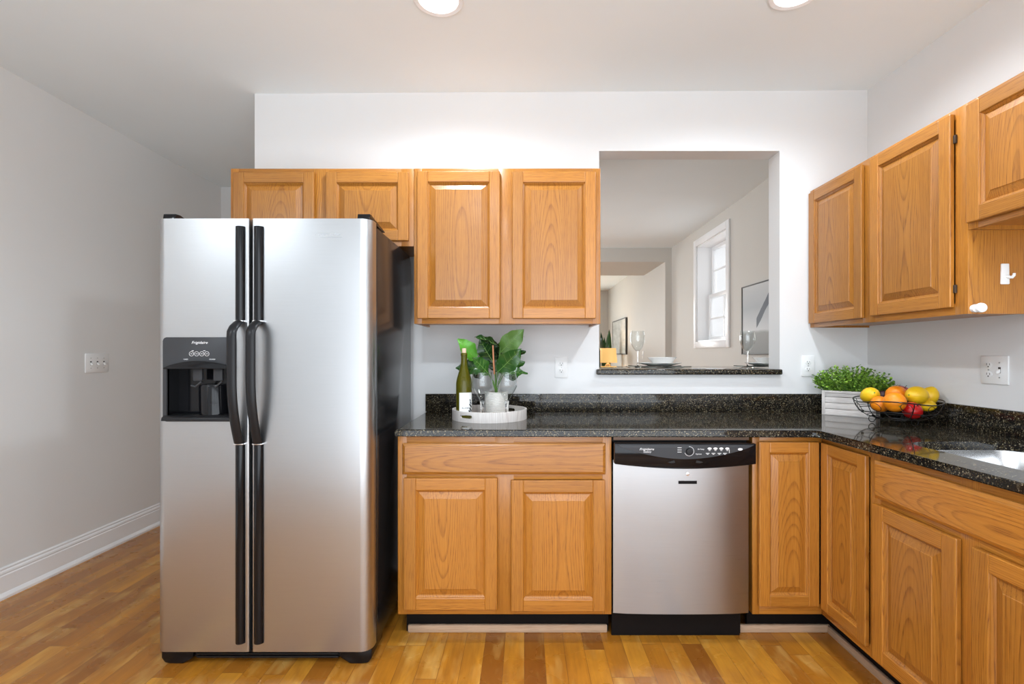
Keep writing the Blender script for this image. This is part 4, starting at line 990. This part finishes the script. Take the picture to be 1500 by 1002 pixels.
obj('foliage', fol, M['leaf_small'], pt, local=True, smooth=False)
obj('stems', stmm, M['stem'], pt, local=True)

# ------------------------------------------------------------------ fruit bowl
BX, BY, BZ = 1.695, 2.245, 0.9062
fb = thing('fruit_bowl', 'black wire fruit bowl with curled feet holding citrus and apples', 'bowl', (BX, BY, BZ))
def brim(a): return 0.166*(1+0.05*math.cos(3*a+0.6))
NR = 60
rimp = [(brim(2*PI*i/NR)*math.cos(2*PI*i/NR), brim(2*PI*i/NR)*math.sin(2*PI*i/NR), 0.106+0.007*math.cos(2*PI*i/NR*3+0.6)) for i in range(NR)]
obj('rim', MB().tube(rimp, 0.0026, 8, closed=True), M['wire'], fb, local=True)
def bw(a, s_):   # bowl wire profile, s 0 rim -> 1 base
    r0 = brim(a); r = r0 + (0.050-r0)*s_**1.6; z = (0.106+0.007*math.cos(3*a+0.6))*(1-s_) + 0.022*s_ - 0.022*math.sin(PI*s_)
    return (r*math.cos(a), r*math.sin(a), max(0.019, z))
wr = MB()
for s_ in (0.32, 0.62): wr.tube([bw(2*PI*i/40, s_) for i in range(40)], 0.0016, 6, closed=True)
wr.tube([(0.05*math.cos(2*PI*i/24), 0.05*math.sin(2*PI*i/24), 0.022) for i in range(24)], 0.0018, 6, closed=True)
for k in range(6): wr.tube([bw(2*PI*k/6+0.25, i/10) for i in range(11)], 0.0020, 6)
obj('basket_wires', wr, M['wire'], fb, local=True)
for k in range(9):
    sw_ = MB()
    a0 = 2*PI*k/9+0.1
    pts = []
    for i in range(20):
        u_ = 2*PI*i/20; aa = a0+0.13*math.cos(u_)+0.05*math.sin(u_); s_ = 0.16+0.13*math.sin(u_); p = bw(aa, s_); pts.append(p)
    sw_.tube(pts, 0.0014, 5, closed=True)
    obj('oval_loop', sw_, M['wire'], fb, local=True)
for k in range(3):
    a = math.radians(-70 + 120*k) if k else math.radians(-85)
    a = [math.radians(150), math.radians(-82), math.radians(35)][k]
    ra = Vector((math.cos(a), math.sin(a), 0)); c0 = ra*0.092 + Vector((0, 0, 0.0195))
    tn = Vector((-ra.y, ra.x, 0)) * 0 + ra
    pts = []
    for i in range(30):
        th_ = PI/2 + 2*PI*1.15*i/29; rr = 0.0172 - 0.004*i/29
        pts.append(c0 + ra*(rr*math.cos(th_)) + Vector((0, 0, rr*math.sin(th_))))
    if k < 2:   # curls turned broadside
        tq = Vector((-1, 0, 0)) if k == 0 else Vector((1, 0, 0)); pts = []
        for i in range(30):
            th_ = PI/2 + 2*PI*1.15*i/29; rr = 0.0172 - 0.004*i/29
            pts.append(c0 + tq*(rr*math.cos(th_)) + Vector((0, 0, rr*math.sin(th_))))
    obj('curled_foot', MB().tube([ra*0.05+Vector((0, 0, 0.022)), ra*0.070+Vector((0, 0, 0.034)), *pts], 0.0018, 6), M['wire'], fb, local=True)
    ball = ra*0.128 + Vector((0, 0, 0.052))
    obj('bead', MB().lathe([(0, -0.007), (0.005, -0.005), (0.007, 0), (0.005, 0.005), (0, 0.007)], tuple(ball), 12), M['wire'], fb, local=True)

def fruit(kind, label, x, y, z, r, group=None, rot=(0, 0, 0), scale=(1, 1, 1)):
    n = 28; prof = []
    for i in range(n+1):
        a = -PI/2 + PI*i/n; rr = math.cos(a); zz = math.sin(a)
        if kind == 'lemon':
            zz *= 1.22; rr = rr**0.92 if rr > 0 else 0
            if abs(zz) > 1.08: zz += (0.10 if zz > 0 else -0.05)*(abs(zz)-1.08)/0.14
        elif kind == 'apple':
            rr *= 1.0+0.06*zz; zz = zz*0.92 - (0.16*math.exp(-(rr/0.28)**2) if zz > 0 else -0.10*math.exp(-(rr/0.25)**2))
        elif kind == 'orange':
            zz = zz*0.96 - (0.03*math.exp(-(rr/0.1)**2) if zz > 0 else 0)
        prof.append((max(0, rr)*r, zz*r))
    prof[0] = (0, prof[0][1]); prof[-1] = (0, prof[-1][1])
    nm = {'lemon': 'lemon', 'apple': 'apple', 'orange': 'orange', 'plum': 'plum'}[kind]
    t = thing(nm, label, nm, (x, y, z), 0, group); t.rotation_euler = rot
    obj('peel' if kind in ('lemon', 'orange') else 'skin', MB().lathe(prof, (0, 0, 0), 36), M[kind], t, local=True, angle=70)
    if kind == 'apple': obj('stalk', MB().tube([(0, 0, r*0.70), (0.001, 0, r*0.95), (0.004, 0, r*1.15)], [0.0018, 0.0014, 0.0018], 6), M['bronze'], t, local=True)
    elif kind in ('lemon', 'orange'): obj('navel', MB().lathe([(0, 0), (0.003, 0), (0.0032, 0.0008), (0, 0.0012)], (0, 0, prof[-1][1]-0.0004), 10), M['stem'], t, local=True)
    return t
def fpos(px, py, d): return ((px-768)*d/722, d, 1.23-(py-517)*d/722)
fruit('lemon', 'yellow lemon at the left edge of the fruit bowl', *fpos(1274.5, 579.5, 2.31), 0.038, 'lemons in the wire bowl', (PI/2-0.35, 0.15, -0.3))
fruit('orange', 'orange low at the left, just under the leftmost lemon', *fpos(1289, 592, 2.235), 0.0375, 'oranges in the wire bowl', (0.5, 0.3, 0))
fruit('orange', 'large orange at the back of the bowl, highest of the oranges', *fpos(1313, 578.5, 2.285), 0.0435, 'oranges in the wire bowl', (-0.5, 0.3, 0))
fruit('orange', 'large orange at the front middle of the wire bowl', *fpos(1310.5, 589, 2.155), 0.0435, 'oranges in the wire bowl', (2.0, 0.4, 0))
fruit('apple', 'dark red apple peeping out behind the oranges', *fpos(1320.5, 576.5, 2.372), 0.040, 'red apples in the wire bowl', (0.4, 0.2, 0))
fruit('apple', 'bright red apple low at the front right of the bowl', *fpos(1336, 601.5, 2.15), 0.0385, 'red apples in the wire bowl', (0.7, 0.25, 0))
fruit('lemon', 'large yellow lemon lying sideways right of the oranges', *fpos(1343, 579, 2.20), 0.040, 'lemons in the wire bowl', (0.1, -PI/2+0.05, 0.25))
fruit('lemon', 'yellow lemon at the right edge of the fruit bowl', *fpos(1361, 580.5, 2.24), 0.035, 'lemons in the wire bowl', (0.3, 0.2, 0.4))
fruit('lemon', 'yellow lemon low at the right, mostly behind the wire loops', *fpos(1358, 594, 2.20), 0.026, 'lemons in the wire bowl', (PI/2, 0.2, 0.9))
fruit('plum', 'dark fruit showing between the left lemon and the oranges', *fpos(1294, 580, 2.37), 0.026, None)

# ------------------------------------------------------------------ dining and front room
pc = thing('picture', 'framed grey landscape with a dark peak on the dining room side wall', 'picture', (2.02, 4.05, 1.215))
obj('frame', MB().box(1.990, 2.02, 3.55, 3.565, 1.215, 1.83, 0.001).box(1.990, 2.02, 4.505, 4.52, 1.215, 1.83, 0.001).box(1.990, 2.02, 3.565, 4.505, 1.215, 1.225, 0.001).box(1.990, 2.02, 3.565, 4.505, 1.82, 1.83, 0.001), M['frame_dark'], pc)
bm = bmesh.new(); bmesh.ops.create_cube(bm, size=1)
for v in bm.verts: v.co = Vector((2.000+v.co.x*0.01, 4.035+v.co.y*0.939, 1.5225+v.co.z*0.594))
m = MB(); m._take(bm)
for v in m.bm.verts: v[m.g] = (4.505-v.co.y, 0, v.co.z-1.225)
obj('canvas', m, M['art_mountain'], pc)
pc = thing('picture', 'small grey abstract canvas on the far front room wall', 'picture', (1.93, 9.9, 1.20))
obj('frame', MB().box(1.895, 1.93, 9.22, 9.25, 1.20, 1.90, 0.002).box(1.895, 1.93, 10.57, 10.60, 1.20, 1.90, 0.002).box(1.895, 1.93, 9.25, 10.57, 1.20, 1.22, 0.002).box(1.895, 1.93, 9.25, 10.57, 1.88, 1.90, 0.002), M['frame_dark'], pc)
obj('canvas', MB().box(1.900, 1.915, 9.25, 10.57, 1.22, 1.88, grain=('y', 'x', 'z')), M['art_grey'], pc)

st = thing('side_table', 'pale side table holding the lamp in the far front room', 'table', (1.64, 9.4, 0))
obj('tabletop', MB().box(1.38, 1.90, 9.20, 10.2, 0.72, 0.75, 0.003), M['side_table'], st)
for x_ in (1.41, 1.87):
    for y_ in (9.24, 10.15): obj('leg', MB().box(x_-0.02, x_+0.02, y_-0.02, y_+0.02, 0, 0.72, 0.002), M['side_table'], st)
lp = thing('table_lamp', 'glowing yellow drum shade lamp in the far front room', 'lamp', (1.595, 9.4, 0.7502))
obj('lamp_base', MB().lathe([(0, 0), (0.09, 0), (0.09, 0.015), (0.03, 0.03), (0.02, 0.08), (0.06, 0.14), (0.075, 0.19), (0.05, 0.25), (0.015, 0.29), (0.012, 0.56), (0, 0.56)], (0, 0, 0), 24), M['bronze'], lp, local=True)
obj('lamp_shade', MB().lathe([(0.175, 0.295), (0.150, 0.570), (0.147, 0.570), (0.172, 0.295)], (0, 0, 0), 40, close=True), M['shade'], lp, local=True)
obj('finial', MB().lathe([(0, 0.56), (0.012, 0.562), (0.014, 0.575), (0.008, 0.588), (0, 0.59)], (0, 0, 0), 14), M['bronze'], lp, local=True)
dl = bpy.data.lights.new('table_lamp_light', 'POINT'); dl.energy = 12; dl.color = (1, 0.72, 0.4); dl.shadow_soft_size = 0.05
ol = bpy.data.objects.new('table_lamp_light', dl); C.objects.link(ol); ol.location = (1.595, 9.4, 1.17)
sp = thing('potted_plant', 'upright dark-leaved plant behind the glowing lamp', 'potted plant', (1.66, 9.95, 0.7502))
obj('pot', MB().lathe([(0, 0), (0.07, 0), (0.085, 0.14), (0.078, 0.14), (0.07, 0.12), (0, 0.12)], (0, 0, 0), 24), M['side_table'], sp, local=True)
lf = MB()
for dx, dy, h_, wv, ln in ((-0.09, 0.0, 0.80, 0.05, -0.02), (0.03, 0.0, 0.85, 0.07, 0.03), (-0.03, 0.03, 0.70, 0.05, -0.01), (0.0, -0.03, 0.62, 0.05, 0.06)):
    bm = bmesh.new(); g = {}
    for i in range(11):
        s_ = i/10; w_ = wv*math.sin(PI*(0.15+0.85*s_))**0.8 + 0.001
        for j, q in enumerate((-1, 0, 1)): g[i, j] = bm.verts.new((dx*0.4+(dx*0.6+ln)*s_ + q*w_, dy+0.012*abs(q), 0.10+h_*s_))
    for i in range(10):
        for j in range(2): bm.faces.new([g[i, j], g[i+1, j], g[i+1, j+1], g[i, j+1]])
    lf._take(bm)
obj('foliage', lf, M['leaf_dark'], sp, local=True)
ch = thing('armchair', 'dark upholstered chair left of the glowing lamp in the far front room', 'chair', (1.22, 8.9, 0))
obj('seat', MB().box(0.92, 1.50, 8.60, 9.12, 0.22, 0.46, 0.03), M['chair'], ch)
obj('backrest', MB().prism(rrect(0.92, 1.395, 0.40, 1.37, 0.10), 9.05, 9.14, 'y', bev=0.015), M['chair'], ch)
for x_ in (0.96, 1.46):
    for y_ in (8.65, 9.07): obj('leg', MB().box(x_-0.02, x_+0.02, y_-0.02, y_+0.02, 0, 0.225), M['bronze'], ch)
